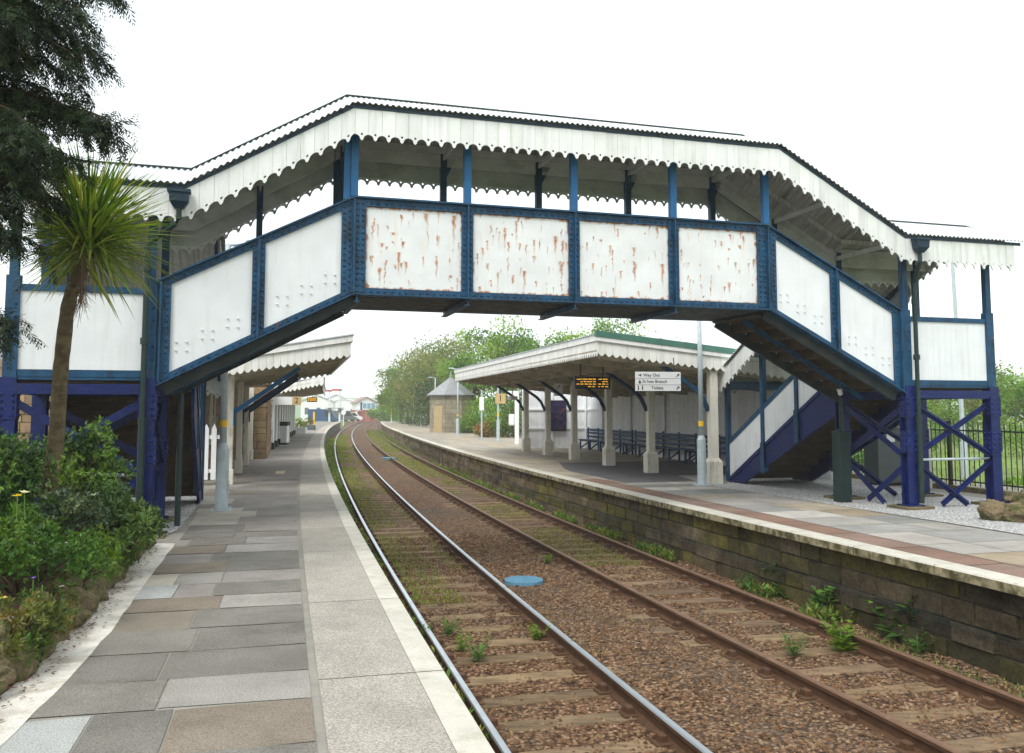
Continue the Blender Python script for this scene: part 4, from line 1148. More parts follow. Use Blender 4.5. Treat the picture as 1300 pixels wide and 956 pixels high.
# amber departure display
t = thing('departure_display', 'black hanging departure display with amber text rows below the shelter roof', 'display', (2.12, 23.2, 2.44), SROT * .3)
m = MB(); m.rng(-.48, .48, -.09, .09, -.16, .16); m.build('casing', mBLACK, t, bevel=.012)
m = MB(); rr = random.Random(2)
for r_ in range(4):
    for x0, x1 in ((-.42, .10), (.16, .42)):
        if r_ == 3 and x0 < 0: x0, x1 = -.12, .06
        x = x0 + (.0 if r_ != 1 else .1)
        while x < x1 - .03:
            L = rr.uniform(.05, .14); L = min(L, x1 - x)
            q = x
            while q < x + L - .012:
                m.rng(q, q + .016, -.096, -.092, .095 - r_ * .065 - .014, .095 - r_ * .065 + rr.choice([.002, .008, .010])); q += .022
            x += L + .022
m.build('lit_rows', mAMBER, t)
for x in (-.3, .3):
    m = MB(); m.tube([(x, 0, .16), (x, 0, .52)], .018, 6); m.build('hanger', mBLACK, t)
q = W0(709, 493, 32.2); t = thing('hanging_notice', 'small white hanging sign with a dark arrow under the far shelter roof', 'sign', (q.x, q.y, q.z), SROT * .5)
m = MB(); m.rng(-.16, .16, -.02, .02, -.28, .28); m.build('sign_board', mSIGNW, t); m = MB(); arrow(m, 0, .05, rad(45), .18, -.024); m.build('symbols', mINK, t)
m = MB(); m.tube([(0, 0, .28), (0, 0, .36)], .015, 6); m.build('hanger', mBLACK, t)

# ---------------------------------------------------------------- lamp posts
def lamp(name, label, loc, rz, H, arm, tagz=1.42, group='lamp posts along the platforms', sleeve=1.05, tilt=0):
    t = thing(name, label, 'lamp post', loc, rz, group)
    m = MB(); m.rng(-.16, .16, -.16, .16, 0, .025)
    for x in (-.12, .12):
        for y in (-.12, .12): m.tube([(x, y, .025), (x, y, .06)], .02, 6)
    m.build('base_plate', mGALV, t)
    m = MB(); m.tube([(0, 0, .02), (0, 0, sleeve), (0, 0, sleeve + .10)], [.105, .105, .062], 14); m.build('sleeve', mGALV, t, smooth=False)
    m = MB(); m.tube([(0, 0, sleeve + .06), (0, 0, H)], [.060, .048], 12); m.build('pole', mGALV, t, smooth=True)
    m = MB(); m.tube([(0, 0, tagz), (0, 0, tagz + .12)], .0645, 14); m.build('yellow_tag', mYELLOW, t)
    m = MB(); m.rng(.098, .112, -.04, .04, .28, .5); m.build('access_door', mGALV, t)
    m = MB(); m.tube([(0, 0, H - .03), (arm * .75, 0, H + .02)], .028, 8)
    m.build('arm', mGALV, t)
    m = MB(); s_ = 1 if arm > 0 else -1
    m.faces([(arm * .6, -.09, H - .01), (arm * .6, .09, H - .01), (arm * 1.35, .07, H + .02), (arm * 1.35, -.07, H + .02), (arm * .6, -.07, H + .07), (arm * .6, .07, H + .07), (arm * 1.3, .05, H + .08), (arm * 1.3, -.05, H + .08)],
            [(3, 2, 1, 0), (4, 5, 6, 7), (0, 1, 5, 4), (1, 2, 6, 5), (2, 3, 7, 6), (3, 0, 4, 7)])
    m.build('lamp_head', mGALV, t)
    return t
lamp('lamp_post', 'grey lamp post with a yellow tag standing on the near left platform', (-4.975, 15.15, 0), rad(8), 4.62, .5, 1.42)
lr = lamp('lamp_post', 'grey lamp post with a yellow tag in front of the shelter posts', (4.40, 20.44, PZ), SROT, 4.7, -.5, 1.36)
for (x, y, H, lb) in ((-3.86, 62.3, 5.0, 'pale lamp post directly before the stone hut doorway corner'), (-6.95, 79.2, 5.2, 'pale lamp post just left of the stone hut'),
                      (-10.1, 97.5, 5.2, 'far lamp post second to the left of the stone hut'), (-12.15, 108, 4.3, 'shorter far lamp post third to the left of the hut'),
                      (-14.4, 118, 5.6, 'distant lamp post fourth to the left of the hut'), (-15.8, 122, 5.0, 'distant lamp post next to last on the right platform'), (-17.6, 128, 5.0, 'most distant lamp post at the far end of the right platform')):
    d = dup(lr, (x, y, PZ), SROT, lb); 
    for c in d.children:
        if c.name.startswith(('pole',)): c.scale = (1, 1, 1)
# poles by the far end of the shelter
t = thing('platform_number_sign', 'tan square sign with a black 1 on a grey pole beyond the shelter', 'sign', (-.78, 49.4, PZ), 0)
m = MB(); m.tube([(0, 0, 0), (0, 0, 1.2)], .10, 10); m.tube([(0, 0, 1.2), (0, 0, 3.6)], .055, 10); m.build('pole', mGALV, t)
m = MB(); m.rng(-.16, .42, -.09, -.06, 2.12, 2.68); m.build('sign_board', mTAN, t)
text('1', .52, mINK, t, (.13, -.094, 2.40), align='CENTER', ext=.002)
m = MB(); m.tube([(0, 0, 1.45), (0, 0, 1.58)], .062, 10); m.build('yellow_tag', mYELLOW, t)
t = thing('help_point', 'white column with a rounded white box beyond the shelter end', 'help point', (.25, 45.5, PZ), 0)
m = MB(); m.rng(-.11, .11, -.1, .1, 0, 2.45); m.rng(-.48, .11, -.08, .08, 2.45, 2.75); m.build('column', mSIGNW, t)
m = MB(); m.rng(-.42, -.112, -.12, .12, .95, 1.55); m.build('intercom_box', mSIGNW, t, bevel=.06)
t = thing('notice_pole', 'thin grey pole with a small white notice left of the tan number sign', 'sign', (-1.85, 53.5, PZ), 0)
m = MB(); m.tube([(0, 0, 0), (0, 0, 3.0)], .05, 8); m.build('pole', mGALV, t); m = MB(); m.rng(-.14, .14, -.08, -.05, 1.75, 2.55); m.build('sheet', mSIGNW, t)
t = thing('camera_box', 'white camera housing hung under the far end of the shelter roof', 'camera', s2w(16.6, .75, 2.33) , .4)
m = MB(); m.rng(-.16, .16, -.2, .2, -.16, .0); m.build('housing', mSIGNW, t, bevel=.02); m = MB(); m.tube([(0, 0, 0), (0, 0, .36)], .02, 6); m.build('hanger', mGALV, t)

# octagonal stone hut
t = thing('stone_hut', 'small octagonal pale stone hut with a slate roof on the right platform', 'hut', (-5.0, 71.5, PZ), 0)
R_, n8 = 1.75, 8; ang = [rad(22.5 + 12 + 45 * k) for k in range(8)]
m = MB(); rr = random.Random(9)
for k in range(8):
    a, b = Vector((math.cos(ang[k]) * R_, math.sin(ang[k]) * R_, 0)), Vector((math.cos(ang[(k + 1) % 8]) * R_, math.sin(ang[(k + 1) % 8]) * R_, 0))
    nrm = ((a + b) / 2).normalized()
    m.poly([a, b, b + Vector((0, 0, 3.0)), a + Vector((0, 0, 3.0))], 0, (.55, .5, .45))
    for ci in range(8):
        x = 0
        while x < .99:
            x2 = min(1, x + rr.uniform(.22, .45)); c = rr.uniform(.8, 1.1)
            p0, p1 = a.lerp(b, x + .008), a.lerp(b, x2 - .008); o = nrm * rr.uniform(.012, .03); z0, z1 = ci * .375 + .01, ci * .375 + .365
            m.extr([p0 + o + Vector((0, 0, z0)), p1 + o + Vector((0, 0, z0)), p1 + o + Vector((0, 0, z1)), p0 + o + Vector((0, 0, z1))], -o, 0, (c, c, c * .97)); x = x2
m.build('wall', mHUT, t, fix=False)
m = MB()
for k in range(8):
    a, b = [Vector((math.cos(x) * 2.05, math.sin(x) * 2.05, 3.0)) for x in (ang[k], ang[(k + 1) % 8])]
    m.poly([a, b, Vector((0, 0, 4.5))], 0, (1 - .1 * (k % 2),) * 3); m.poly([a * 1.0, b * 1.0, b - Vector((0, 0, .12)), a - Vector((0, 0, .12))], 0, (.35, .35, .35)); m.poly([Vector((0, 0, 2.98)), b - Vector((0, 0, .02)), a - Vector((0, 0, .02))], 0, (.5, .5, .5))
f = m.build('roof', mSLATE, t, fix=False)
m = MB(); m.tube([(0, 0, 4.4), (0, 0, 4.75), (0, 0, 4.95)], [.12, .09, .02], 8); m.build('finial', mSLATE, f)
kk = 4
a, b = [Vector((math.cos(ang[k]) * (R_ + .03), math.sin(ang[k]) * (R_ + .03), 0)) for k in (kk, (kk + 1) % 8)]
m = MB(); m.extr([a.lerp(b, .2), a.lerp(b, .8), a.lerp(b, .8) + Vector((0, 0, 2.1)), a.lerp(b, .2) + Vector((0, 0, 2.1))], ((a + b) / 2).normalized() * .03); m.build('door', M('tan_door', S(168, 150, 112), .7, .1), t)

# ---------------------------------------------------------------- left platform: canopies, building
LQ = Vector((-6.565, 20.45, 0))
lc = thing('platform_canopy', 'white canopy with toothed boards over cream posts beside the left stone building', 'canopy', LQ, SROT)
zl_ = lambda w_: 2.43 + .172 * w_      # local x = w towards the track
C0, C1, CW = -2.0, 8.4, 2.62
m = MB(); zig(m, lambda u, h: Vector((-.35 + u, C0, zl_(-.35 + u) + h)), CW + .35, .15, .05, .33, (0, .03, 0), .05); m.build('fascia', mCANOPY, lc)
m = MB(); zig(m, lambda u, h: Vector((CW, C0 + u, zl_(CW) + h)), C1 - C0, .15, .05, .33, (-.03, 0, 0), .05); m.build('fascia', mCANOPY, lc)
m = MB(); zig(m, lambda u, h: Vector((-.35 + u, C1, zl_(-.35 + u) + h)), CW + .35, .185, .07, .33, (0, -.03, 0), .07); m.build('fascia', mCANOPY, lc)
m = MB()
def lbox(mb, w0, w1, a0, a1, h0, h1, mt=0): mb.extr([(w0, a0, zl_(w0) + h0), (w1, a0, zl_(w1) + h0), (w1, a0, zl_(w1) + h1), (w0, a0, zl_(w0) + h1)], (0, a1 - a0, 0), mt)
lbox(m, -.38, CW + .05, C0 - .045, C0 + .02, .335, .47); lbox(m, CW - .01, CW + .05, C0 + .022, C1, .335, .47); m.build('gutter_board', mCANOPY, lc)
m = MB(); lbox(m, -.8, CW + .07, C0 - .07, C1 + .05, .472, .50); m.build('roof_sheet', mROOF, lc)
m = MB(); lbox(m, -.4, CW - .04, C0 + .04, C1 - .04, .14, .17); m.build('soffit', mSOFFIT, lc)
m = MB()
for a in np.arange(C0 + .5, C1, .85): lbox(m, -.4, CW - .06, a - .04, a + .04, .05, .139)
m.build('beams', mSOFFIT, lc)
for i, a in enumerate((0, 3.75, 7.3)):
    pp = part('post', lc, (0, a, 0)); m = MB(); m.rng(-.075, .075, -.075, .075, 0, zl_(0) + .13); m.rng(-.10, .10, -.10, .10, 0, .35); m.build('shaft', mCREAM, pp, bevel=.01)
    m = MB(); m.bar((.095, 0, 1.35), (.095, 0, 1.75), .06, .05, up=(1, 0, 0)); m.bar((.10, 0, 1.68), (1.55, 0, zl_(1.55) + .02), .07, .10); m.build('bracket', mBRIGHTB if i == 0 else mBRACKET, pp)
for a in (10.6,):
    pp = part('post', lc, (0, a, 0)); m = MB(); m.rng(-.075, .075, -.075, .075, 0, 2.5); m.rng(-.10, .10, -.10, .10, 0, .35); m.build('shaft', mCREAM, pp, bevel=.01)
# stone building
sbld = thing('station_building', 'brown rubble stone station building behind the left canopy posts', 'building', LQ, SROT)
def stonewall(name, fn, L, H, skip=(), seed=1):
    m = MB(); rr = random.Random(seed); 
    m.poly([fn(0, 0, 0), fn(L, 0, 0), fn(L, H, 0), fn(0, H, 0)], 0, (.5, .45, .4))
    z = 0
    while z < H:
        h = rr.uniform(.16, .3); x = 0
        while x < L:
            x2 = min(L, x + rr.uniform(.2, .6)); xm = (x + x2) / 2
            if not any(a < xm < b and c < z + h / 2 < d for a, b, c, d in skip):
                c = rr.uniform(.75, 1.25); o = rr.uniform(.015, .045)
                m.extr([fn(x + .01, z + .01, o), fn(x2 - .01, z + .01, o), fn(x2 - .01, min(H, z + h - .01), o), fn(x + .01, min(H, z + h - .01), o)], Vector(fn(0, 0, -.01)) - Vector(fn(0, 0, .02)), 0, (c, c * rr.uniform(.92, 1), c * rr.uniform(.85, 1)))
            x = x2
        z += h
    return m.build(name, mSTONE, sbld, fix=False)
WOPEN2 = []
WOPEN = [(2.0, 3.1, .9, 2.2), (5.6, 6.7, 0, 2.1), (9.2, 10.3, .9, 2.2), (13, 14, .9, 2.2)]
stonewall('wall', lambda x, z, o: (-.75 + o, 1.2 + x, z), 16.5, 2.9, WOPEN, 1)
stonewall('wall', lambda x, z, o: (-.75 - x, 1.2 - o, z), 7, 2.9, (), 2)
stonewall('wall', lambda x, z, o: (.52 - x, 10.98 - o, z), 1.35, 2.62, (), 3)
stonewall('wall', lambda x, z, o: (.52 + o, 11.0 + x, z), 6.5, 2.62, [(1.2, 1.8, .5, 2.2), (3.6, 4.2, .5, 2.2)], 4)
m = MB(); m.rng(-.8, .62, 10.9, 17.6, 2.63, 2.72); m.build('wall_coping', mSTONE, sbld)
for a, b, c, d in WOPEN:
    m = MB(); m.rng(-.80, -.735, 1.2 + a, 1.2 + b, c, d); w_ = m.build('window' if c > 0 else 'door', M('window_glass', S(60, 70, 74), .15, .1) if c > 0 else mBRACKET, sbld)
    m = MB(); m.rng(-.75, -.68, 1.2 + a - .05, 1.2 + a + .05, c, d); m.rng(-.75, -.68, 1.2 + b - .05, 1.2 + b + .05, c, d); m.rng(-.75, -.68, 1.2 + a + .05, 1.2 + b - .05, d - .05, d + .06)
    if c > 0: m.rng(-.75, -.66, 1.2 + a - .08, 1.2 + b + .08, c - .1, c); m.rng(-.733, -.70, 1.2 + (a + b) / 2 - .03, 1.2 + (a + b) / 2 + .03, c, d - .05)
    m.build('frame', mCREAM, w_)
m = MB()
for sx in (-1, 1):
    m.extr([(-4.2, 1.0, 4.2), (-4.2 + sx * 3.75, 1.0, 2.85), (-4.2 + sx * 3.75, 1.0, 2.93), (-4.2, 1.0, 4.29)], (0, 17, 0))
m.extr([(-7.8, 1.19, 2.9), (-.7, 1.19, 2.9), (-4.2, 1.19, 4.15)], (0, .2, 0), 0); m.build('roof', mSLATE, sbld)
m = MB(); m.rng(-1.3, -.60, 1.05, 1.195, 2.35, 2.6); m.rng(-1.2, -.68, 1.06, 1.195, 2.1, 2.34); m.build('corbel', mCREAM, sbld)
# white picket gate
q = LQ + Vector((-.28, -.1, 0))
t = thing('picket_gate', 'white pointed picket gate between the left stairs and the canopy post', 'gate', (q.x + .16, q.y, 0), SROT)
m = MB()
for k in range(6):
    x = -1.05 + k * .17; m.extr([(x - .055, -.02, .12), (x + .055, -.02, .12), (x + .055, -.02, 1.28), (x, -.02, 1.40), (x - .055, -.02, 1.28)], (0, .025, 0))
m.build('pickets', mSIGNW, t)
m = MB(); m.rng(-1.12, .1, .006, .04, .28, .36); m.build('bottom_rail', mSIGNW, t); m = MB(); m.rng(-1.12, .1, .006, .04, 1.05, 1.14); m.build('top_rail', mSIGNW, t)

# second canopy follows the curve
def CL(Y, o, z): return EL(Y, o, z)
c2 = thing('curved_canopy', 'far curved white canopy over a row of white posts on the left platform', 'canopy', EL(40, 2))
b0 = EL(40, 2)
def P2(Y, o, z): return EL(Y, o, z) - b0
zc2 = lambda o: 2.83 - .20 * max(0, o)
ys2 = list(np.arange(39, 66.1, 1.0))
m = MB()
for a, b in zip(ys2[:-1], ys2[1:]):
    k = 5
    for j in range(k):
        ya, yb = a + (b - a) * j / k, a + (b - a) * (j + 1) / k; ym = (ya + yb) / 2
        m.extr([P2(ya, .05, 3.18), P2(ya, .05, 2.88), P2(ym, .05, 2.78), P2(yb, .05, 2.88), P2(yb, .05, 3.18)], P2(ya, .09, 0) - P2(ya, .05, 0))
zig(m, lambda u, h: P2(39, .05 + u, zc2(u) + h), 3.6, .19, .07, .36, P2(39.04, 1, 0) - P2(39, 1, 0), .08)
m.build('fascia', mCANOPY, c2, fix=True)
m = MB()
for a, b in zip(ys2[:-1], ys2[1:]):
    m.extr([P2(a, .1, 2.98), P2(a, 3.6, 2.40), P2(a, 3.6, 2.43), P2(a, .1, 3.01)], P2(b, 2, 0) - P2(a, 2, 0), 0)
    m.extr([P2(a, -.02, 3.19), P2(a, 3.8, 2.60), P2(a, 3.8, 2.62), P2(a, -.02, 3.22)], P2(b, 2, 0) - P2(a, 2, 0), 1)
m.build('roof', [mSOFFIT, mROOF], c2)
for Y in (39.6, 42.3, 45, 47.7, 50.4, 53.1, 55.8, 58.5, 61.2, 64):
    q = P2(Y, 2.25, 0); pp = part('post', c2, q); m = MB(); m.rng(-.09, .09, -.09, .09, .3, 2.62); m.build('shaft', mSIGNW, pp); m = MB(); m.rng(-.14, .14, -.14, .14, 0, .3); m.build('base', mBLACK, pp)
bl2 = thing('white_building', 'white rendered building with a dark plinth behind the far canopy posts', 'building', EL(52, 3.7))
b1 = EL(52, 3.7); m = MB(); m2 = MB()
for a, b in zip(ys2[:-1], ys2[1:]):
    m.extr([EL(a, 3.7, .35) - b1, EL(b, 3.7, .35) - b1, EL(b, 3.7, 2.5) - b1, EL(a, 3.7, 2.5) - b1], EL(a, 7, 0) - EL(a, 3.7, 0)); m2.extr([EL(a, 3.66, 0) - b1, EL(b, 3.66, 0) - b1, EL(b, 3.66, .35) - b1, EL(a, 3.66, .35) - b1], EL(a, 7, 0) - EL(a, 3.7, 0))
m.build('wall', M('grey_render', (.5, .5, .48), .8, .08), bl2); m2.build('plinth', mBLACK, bl2)
# hanging sign and display before it
t = thing('platform_sign', 'white hanging sign with a tan square 2 under the left canopies', 'sign', (-9.62, 37.0, 2.12), rad(6))
m = MB(); m.rng(-.62, .34, -.03, .03, -.17, .17); m.build('sign_board', mSIGNW, t)
m = MB(); m.rng(.345, .70, -.035, .035, -.18, .18); m.build('number_board', mTAN, t); text('2', .34, mINK, t, (.52, -.038, 0), align='CENTER', ext=.002)
m = MB(); arrow(m, -.5, 0, math.pi, .12, -.034); m.build('symbols', mINK, t)
for x in (-.4, .5):
    m = MB(); m.tube([(x, 0, .17), (x, 0, .42)], .015, 6); m.build('hanger', mBLACK, t)
t = thing('departure_display', 'small amber departure display beyond the number 2 sign', 'display', (-9.35, 41.0, 2.22), rad(8))
m = MB(); m.rng(-.46, .46, -.08, .08, -.22, .22); t.scale = (.5, .5, .5); m.build('casing', mBLACK, t); m = MB(); rr = random.Random(5)
for r_ in range(3):
    x = -.40
    while x < .38: 
        L = rr.uniform(.05, .16); m.rng(x, min(.42, x + L), -.086, -.082, .13 - r_ * .11 - .03, .13 - r_ * .11 + .03); x += L + .04
m.build('lit_rows', mAMBER, t); m = MB(); m.tube([(0, 0, .22), (0, 0, .5)], .02, 6); m.build('hanger', mBLACK, t)
# litter bin, planters and bollards far along the left platform
q = EL(45.2, 2.0); t = thing('litter_bin', 'white litter bin with a black lid among the far canopy posts', 'bin', q)
m = MB(); m.rng(-.26, .26, -.26, .26, .08, .95); m.build('body', mSIGNW, t, bevel=.03); m = MB(); m.rng(-.29, .29, -.29, .29, .95, 1.15); m.build('lid', mBLACK, t, bevel=.03)
m = MB(); m.rng(-.24, .24, -.24, .24, 0, .08); m.build('base', mBLACK, t)
def leafball(mb, c, r, n, size, cols, rnd, flat=1.0):
    for k in range(n):
        d = Vector((rnd.gauss(0, 1), rnd.gauss(0, 1), rnd.gauss(0, 1))).normalized() * (rnd.random() ** .35); d.z *= flat
        p = Vector(c) + d * r; a = Vector((rnd.gauss(0, 1), rnd.gauss(0, 1), rnd.gauss(0, .6))).normalized(); b = a.cross(Vector((rnd.gauss(0, 1), rnd.gauss(0, 1), rnd.gauss(0, 1)))).normalized()
        s = size * rnd.uniform(.6, 1.3); q = rnd.choice(cols); f = rnd.uniform(.75, 1.25)
        mb.poly([p - a * s, p + b * s * .45, p + a * s, p - b * s * .45], 0, (q[0] * f, q[1] * f, q[2] * f))
for (Y, o, lb, cs) in ((66.5, 1.9, 'white planter with a yellow-green bush past the far canopy', [S(150, 170, 40), S(120, 150, 40)]), (78, 1.6, 'dark planter with an orange-green bush further along the left platform', [S(150, 120, 50), S(90, 110, 50)])):
    q = EL(Y, o); t = thing('planter', lb, 'planter', q, 0, 'planters on the far left platform')
    m = MB(); m.rng(-.5, .5, -.3, .3, 0, .45); m.build('tub', mSIGNW if Y < 70 else mCAB, t); m = MB(); leafball(m, (0, 0, .75), .45, 260, .09, cs, random.Random(3)); m.build('foliage', mLEAF, t, fix=False)
q = EL(84, 1.4); t = thing('yellow_post', 'slim yellow post at the far end of the left platform', 'post', q); m = MB(); m.rng(-.07, .07, -.06, .06, 0, 1.6); m.build('pole', mYELLOW, t); m = MB(); m.rng(-.2, .2, -.16, .16, 0, .08); m.build('base', mBLACK, t)

# ---------------------------------------------------------------- beyond the platforms
# signal box
def W(px, py, Y):      # a point at picture place px, py and distance Y
    P_ = math.atan(88 / FPX); a = (px - 650) / FPX; b = (433.5 - py) / FPX
    r = Vector((a, math.cos(P_) - b * math.sin(P_), math.sin(P_) + b * math.cos(P_))); r *= Y / r.y
    return Vector((r.x, r.y, r.z + 1.7))
q = W(463, 534, 200); t = thing('signal_box', 'two-storey brick signal box with pale boarded gable and red door beside the far curve', 'signal box', (q.x, q.y, -.8), rad(20))
m = MB(); m.rng(-2.1, 2.1, -1.9, 5, 0, 2.7); m.build('wall', mBRICK, t)
m = MB(); m.rng(-2.15, 2.15, -1.95, 5.05, 2.7, 4.3); m.extr([(-2.15, -1.95, 4.3), (2.15, -1.95, 4.3), (0, -1.95, 5.5)], (0, 7, 0)); m.build('upper_storey', mSIGNW, t)
m = MB()
for sx in (-1, 1): m.extr([(0, -2.3, 5.55), (sx * 2.6, -2.3, 4.15), (sx * 2.6, -2.3, 4.3), (0, -2.3, 5.72)], (0, 7.6, 0))
m.build('roof', M('brown_roof', S(146, 124, 114), .8, .1), t)
m = MB()
for x in (-.4, .55, 1.5): m.rng(x - .4, x + .4, -1.99, -1.952, 3.0, 4.2)
m.build('window', M('pale_glass', S(110, 150, 170), .2, .1), t)
m = MB(); m.rng(-1.4, -.95, -1.99, -1.952, 2.6, 4.4); m.build('door', mBRACKET, t)
m = MB(); m.rng(-.35, .75, -1.96, -1.902, 0, 2.3); m.build('door', M('faded_red_door', S(160, 96, 84), .6, .1), t)
m = MB(); m.rng(-2.6, -1.2, -2.6, -1.96, 2.45, 2.55); m.bar((-2.4, -2.3, 0), (-2.4, -2.3, 2.5), .1, .1); m.bar((-3.4, -2.3, .0), (-2.0, -2.3, 2.5), .1, .3); m.build('steps', mSIGNW, t)
# semaphore signals
for (px, top, Y, lb) in ((431, 493, 150, 'tall white semaphore signal mast with a red arm right of the far canopy'), (418, 494, 152, 'shorter semaphore signal with red arm touching the far canopy edge')):
    q = W(px, 534, Y); H_ = W(px, top, Y).z + 1.0
    t = thing('semaphore_signal', lb, 'signal', (q.x, q.y, -1.0), 0, 'semaphore signals')
    m = MB(); m.tube([(0, 0, 0), (0, 0, H_)], [.13, .09], 8); m.build('post', mSIGNW, t)
    m = MB(); m.rng(-1.35, -.05, -.16, -.12, H_ - .45, H_ - .12); m.build('signal_arm', mRED, t)
    m = MB(); m.rng(-.1, .4, -.2, -.1, H_ - .45, H_ - .15); m.rng(-.7, .7, -.25, .25, 3.1, 3.2); m.rng(-.25, .25, -.3, .3, 2.4, 3.09); m.build('lamp_case', mCAB, t)
    m = MB(); m.rng(-.2, -.15, .15, .2, 0, H_ * .9); m.rng(.15, .2, .15, .2, 0, H_ * .9)
    for k in range(int(H_ * 2.6)): m.rng(-.149, .149, .16, .19, .3 + k * .34, .33 + k * .34)
    m.build('ladder', mGALV, t)
# parked vans and white buildings in the yard
def van(px, Y, label, body, dark, L=4.6, Hh=2.1, rz=0.1):
    q = W(px, 530, Y); t = thing('parked_van', label, 'van', (q.x, q.y, -.6), rz, 'vans parked beyond the platform end')
    m = MB(); pr_ = [(-L / 2, .35), (L / 2, .35), (L / 2, .95), (L / 2 - .7, 1.15), (L / 2 - 1.4, Hh), (-L / 2 + .1, Hh), (-L / 2, Hh - .2)]
    m.extr([(x, -.9, z) for x, z in pr_], (0, 1.8, 0)); m.build('body', body, t)
    m = MB(); m.extr([(L / 2 - 1.55, -.91, Hh - .15), (L / 2 - .85, -.91, 1.2), (L / 2 - 2.4, -.91, 1.2), (L / 2 - 2.4, -.91, Hh - .15)], (0, .01, 0)); m.build('window', mBLACK, t)
    for x in (-L / 2 + .9, L / 2 - .9):
        m = MB(); m.tube([(x, -.93, .33), (x, -.7, .33)], .33, 14); m.tube([(x, .7, .33), (x, .93, .33)], .33, 14); m.build('wheel', mBLACK, t)
    return t
van(411, 165, 'dark blue van parked beyond the left platform end', mBENCH, 1, 5.6, 2.6, .05)
van(436, 185, 'dark green van parked behind the signal mast', mCAB, 1, 5.5, 2.3)
van(447, 190, 'white van parked left of the signal box', mSIGNW, 0, 4.4, 2.0)
def shed(px, Y, w_, d_, h_, label, wallm, roofm, rz=0, ridge=1.2):
    q = W(px, 531, Y); t = thing('far_building', label, 'building', (q.x, q.y, -1.0), rz, 'pale buildings beyond the station')
    m = MB(); m.rng(-w_ / 2, w_ / 2, -d_ / 2, d_ / 2, 0, h_); m.extr([(-w_ / 2, -d_ / 2, h_), (w_ / 2, -d_ / 2, h_), (0, -d_ / 2, h_ + ridge)], (0, d_, 0)); m.build('wall', wallm, t)
    m = MB()
    for sx in (-1, 1): m.extr([(0, -d_ / 2 - .2, h_ + ridge + .02), (sx * (w_ / 2 + .3), -d_ / 2 - .2, h_ - .1), (sx * (w_ / 2 + .3), -d_ / 2 - .2, h_ + .05), (0, -d_ / 2 - .2, h_ + ridge + .18)], (0, d_ + .4, 0))
    m.build('roof', roofm, t)
    for k in range(max(1, int(w_ / 3))):
        x = -w_ / 2 + 1.5 + k * 3; m = MB(); m.rng(x - .5, x + .5, -d_ / 2 - .03, -d_ / 2 + .01, h_ * .35, h_ * .7); m.build('window', mCAB, t)
shed(441, 250, 16, 12, 4.6, 'wide pale shed behind the semaphore signals', mSIGNW, mROOF)
shed(425, 270, 9, 9, 5.5, 'pale gabled building far left of the signal box', mSIGNW, mSLATE, .3, 2)
shed(487, 260, 11, 8, 2.8, 'low blue-roofed shed right of the signal box', mCAB, mSLATE, .2, 1)
shed(404, 230, 8, 8, 5.0, 'pale far house partly behind the curved canopy', mSIGNW, mSLATE, .1, 1.6)
m = MB(); m.tube([(0, 0, 0), (0, 0, 2.2)], .07, 6); q = W(436, 533, 160)
t = thing('round_signal', 'small round white disc signal on a post near the signal mast', 'signal', (q.x, q.y, -1), 0); m.build('post', mSIGNW, t); m = MB(); m.tube([(0, -.1, 2.4), (0, -.02, 2.4)], .45, 16); m.build('disc', mSIGNW, t)

# hills
def hill(name, x0, x1, Y, hfun, mat, depth=400):
    m = MB(); n = 90; K = 8
    V = []
    for k in range(K + 1):
        f = k / K
        for i in range(n + 1):
            x = x0 + (x1 - x0) * i / n; h = hfun(x) * math.sin(f * math.pi / 2) ** .8
            h *= 1 + .06 * mnoise.noise((x * .02, f * 3, 1))
            V.append((x, Y + depth * f, -1.5 + h + 1.2 * mnoise.noise((x * .05, f * 9, 4)) * (f > 0)))
    F = [(k * (n + 1) + i, k * (n + 1) + i + 1, (k + 1) * (n + 1) + i + 1, (k + 1) * (n + 1) + i) for k in range(K) for i in range(n)]
    m.faces(V, F); return m.build(name, mat, smooth=True, kind='structure')
hill('hills', -560, 160, 430, lambda x: 12.5 + 4.5 * mnoise.noise((x * .008, 2, 0)) + 2 * mnoise.noise((x * .03, 5, 0)), mHILL, 250)
hill('hills', 80, 690, 450, lambda x: float(np.interp(x, [80, 200, 330, 450, 690], [4, 15, 29, 31, 25])) + 3.5 * mnoise.noise((x * .012, 7, 0)), mHILL, 250)

# ---------------------------------------------------------------- railings, cabinet and rocks at the right
fa, fb = Vector((6.05, 34.0, PZ)), Vector((12.6, 5.0, PZ)); fd_ = (fb - fa); FL = fd_.length; fd_.normalize(); fr = math.atan2(fd_.y, fd_.x)
FEN = [(9.45, 19.9), ]
npan = 10; pl = 2.7
fstart = Vector((8.35, 24.6, PZ))
fend = Vector((11.4, 12.0, PZ)); fdir = (fend - fstart).normalized(); frz = math.atan2(fdir.y, fdir.x)
fen = thing('railing_fence', 'black vertical-bar railing fence along the back of the right platform', 'fence', fstart, frz)
for k in range(6):
    pn = part('fence_panel', fen, (k * pl, 0, 0))
    m = MB()
    for j in range(18):
        x = .15 + j * .142; m.tube([(x, 0, .12), (x, 0, 1.42), (x, 0, 1.50)], [.011, .011, .002], 6)
    m.build('bars', mBLACK, pn)
    m = MB(); m.rng(.04, pl - .04, -.02, .02, 1.28, 1.31); m.build('top_rail', mBLACK, pn); m = MB(); m.rng(.04, pl - .04, -.02, .02, .2, .23); m.build('bottom_rail', mBLACK, pn)
    m = MB(); m.rng(-.035, .035, -.035, .035, 0, 1.5); m.build('fence_post', mBLACK, pn)
m = MB(); m.rng(0, 6 * pl, -.09, .09, -.1, .10); m.build('kerb', mROCK, fen)
t = thing('equipment_cabinet', 'grey-green metal cabinet standing under the right bridge stairs', 'cabinet', b2w(3.15, 4.35, PZ), BROT)
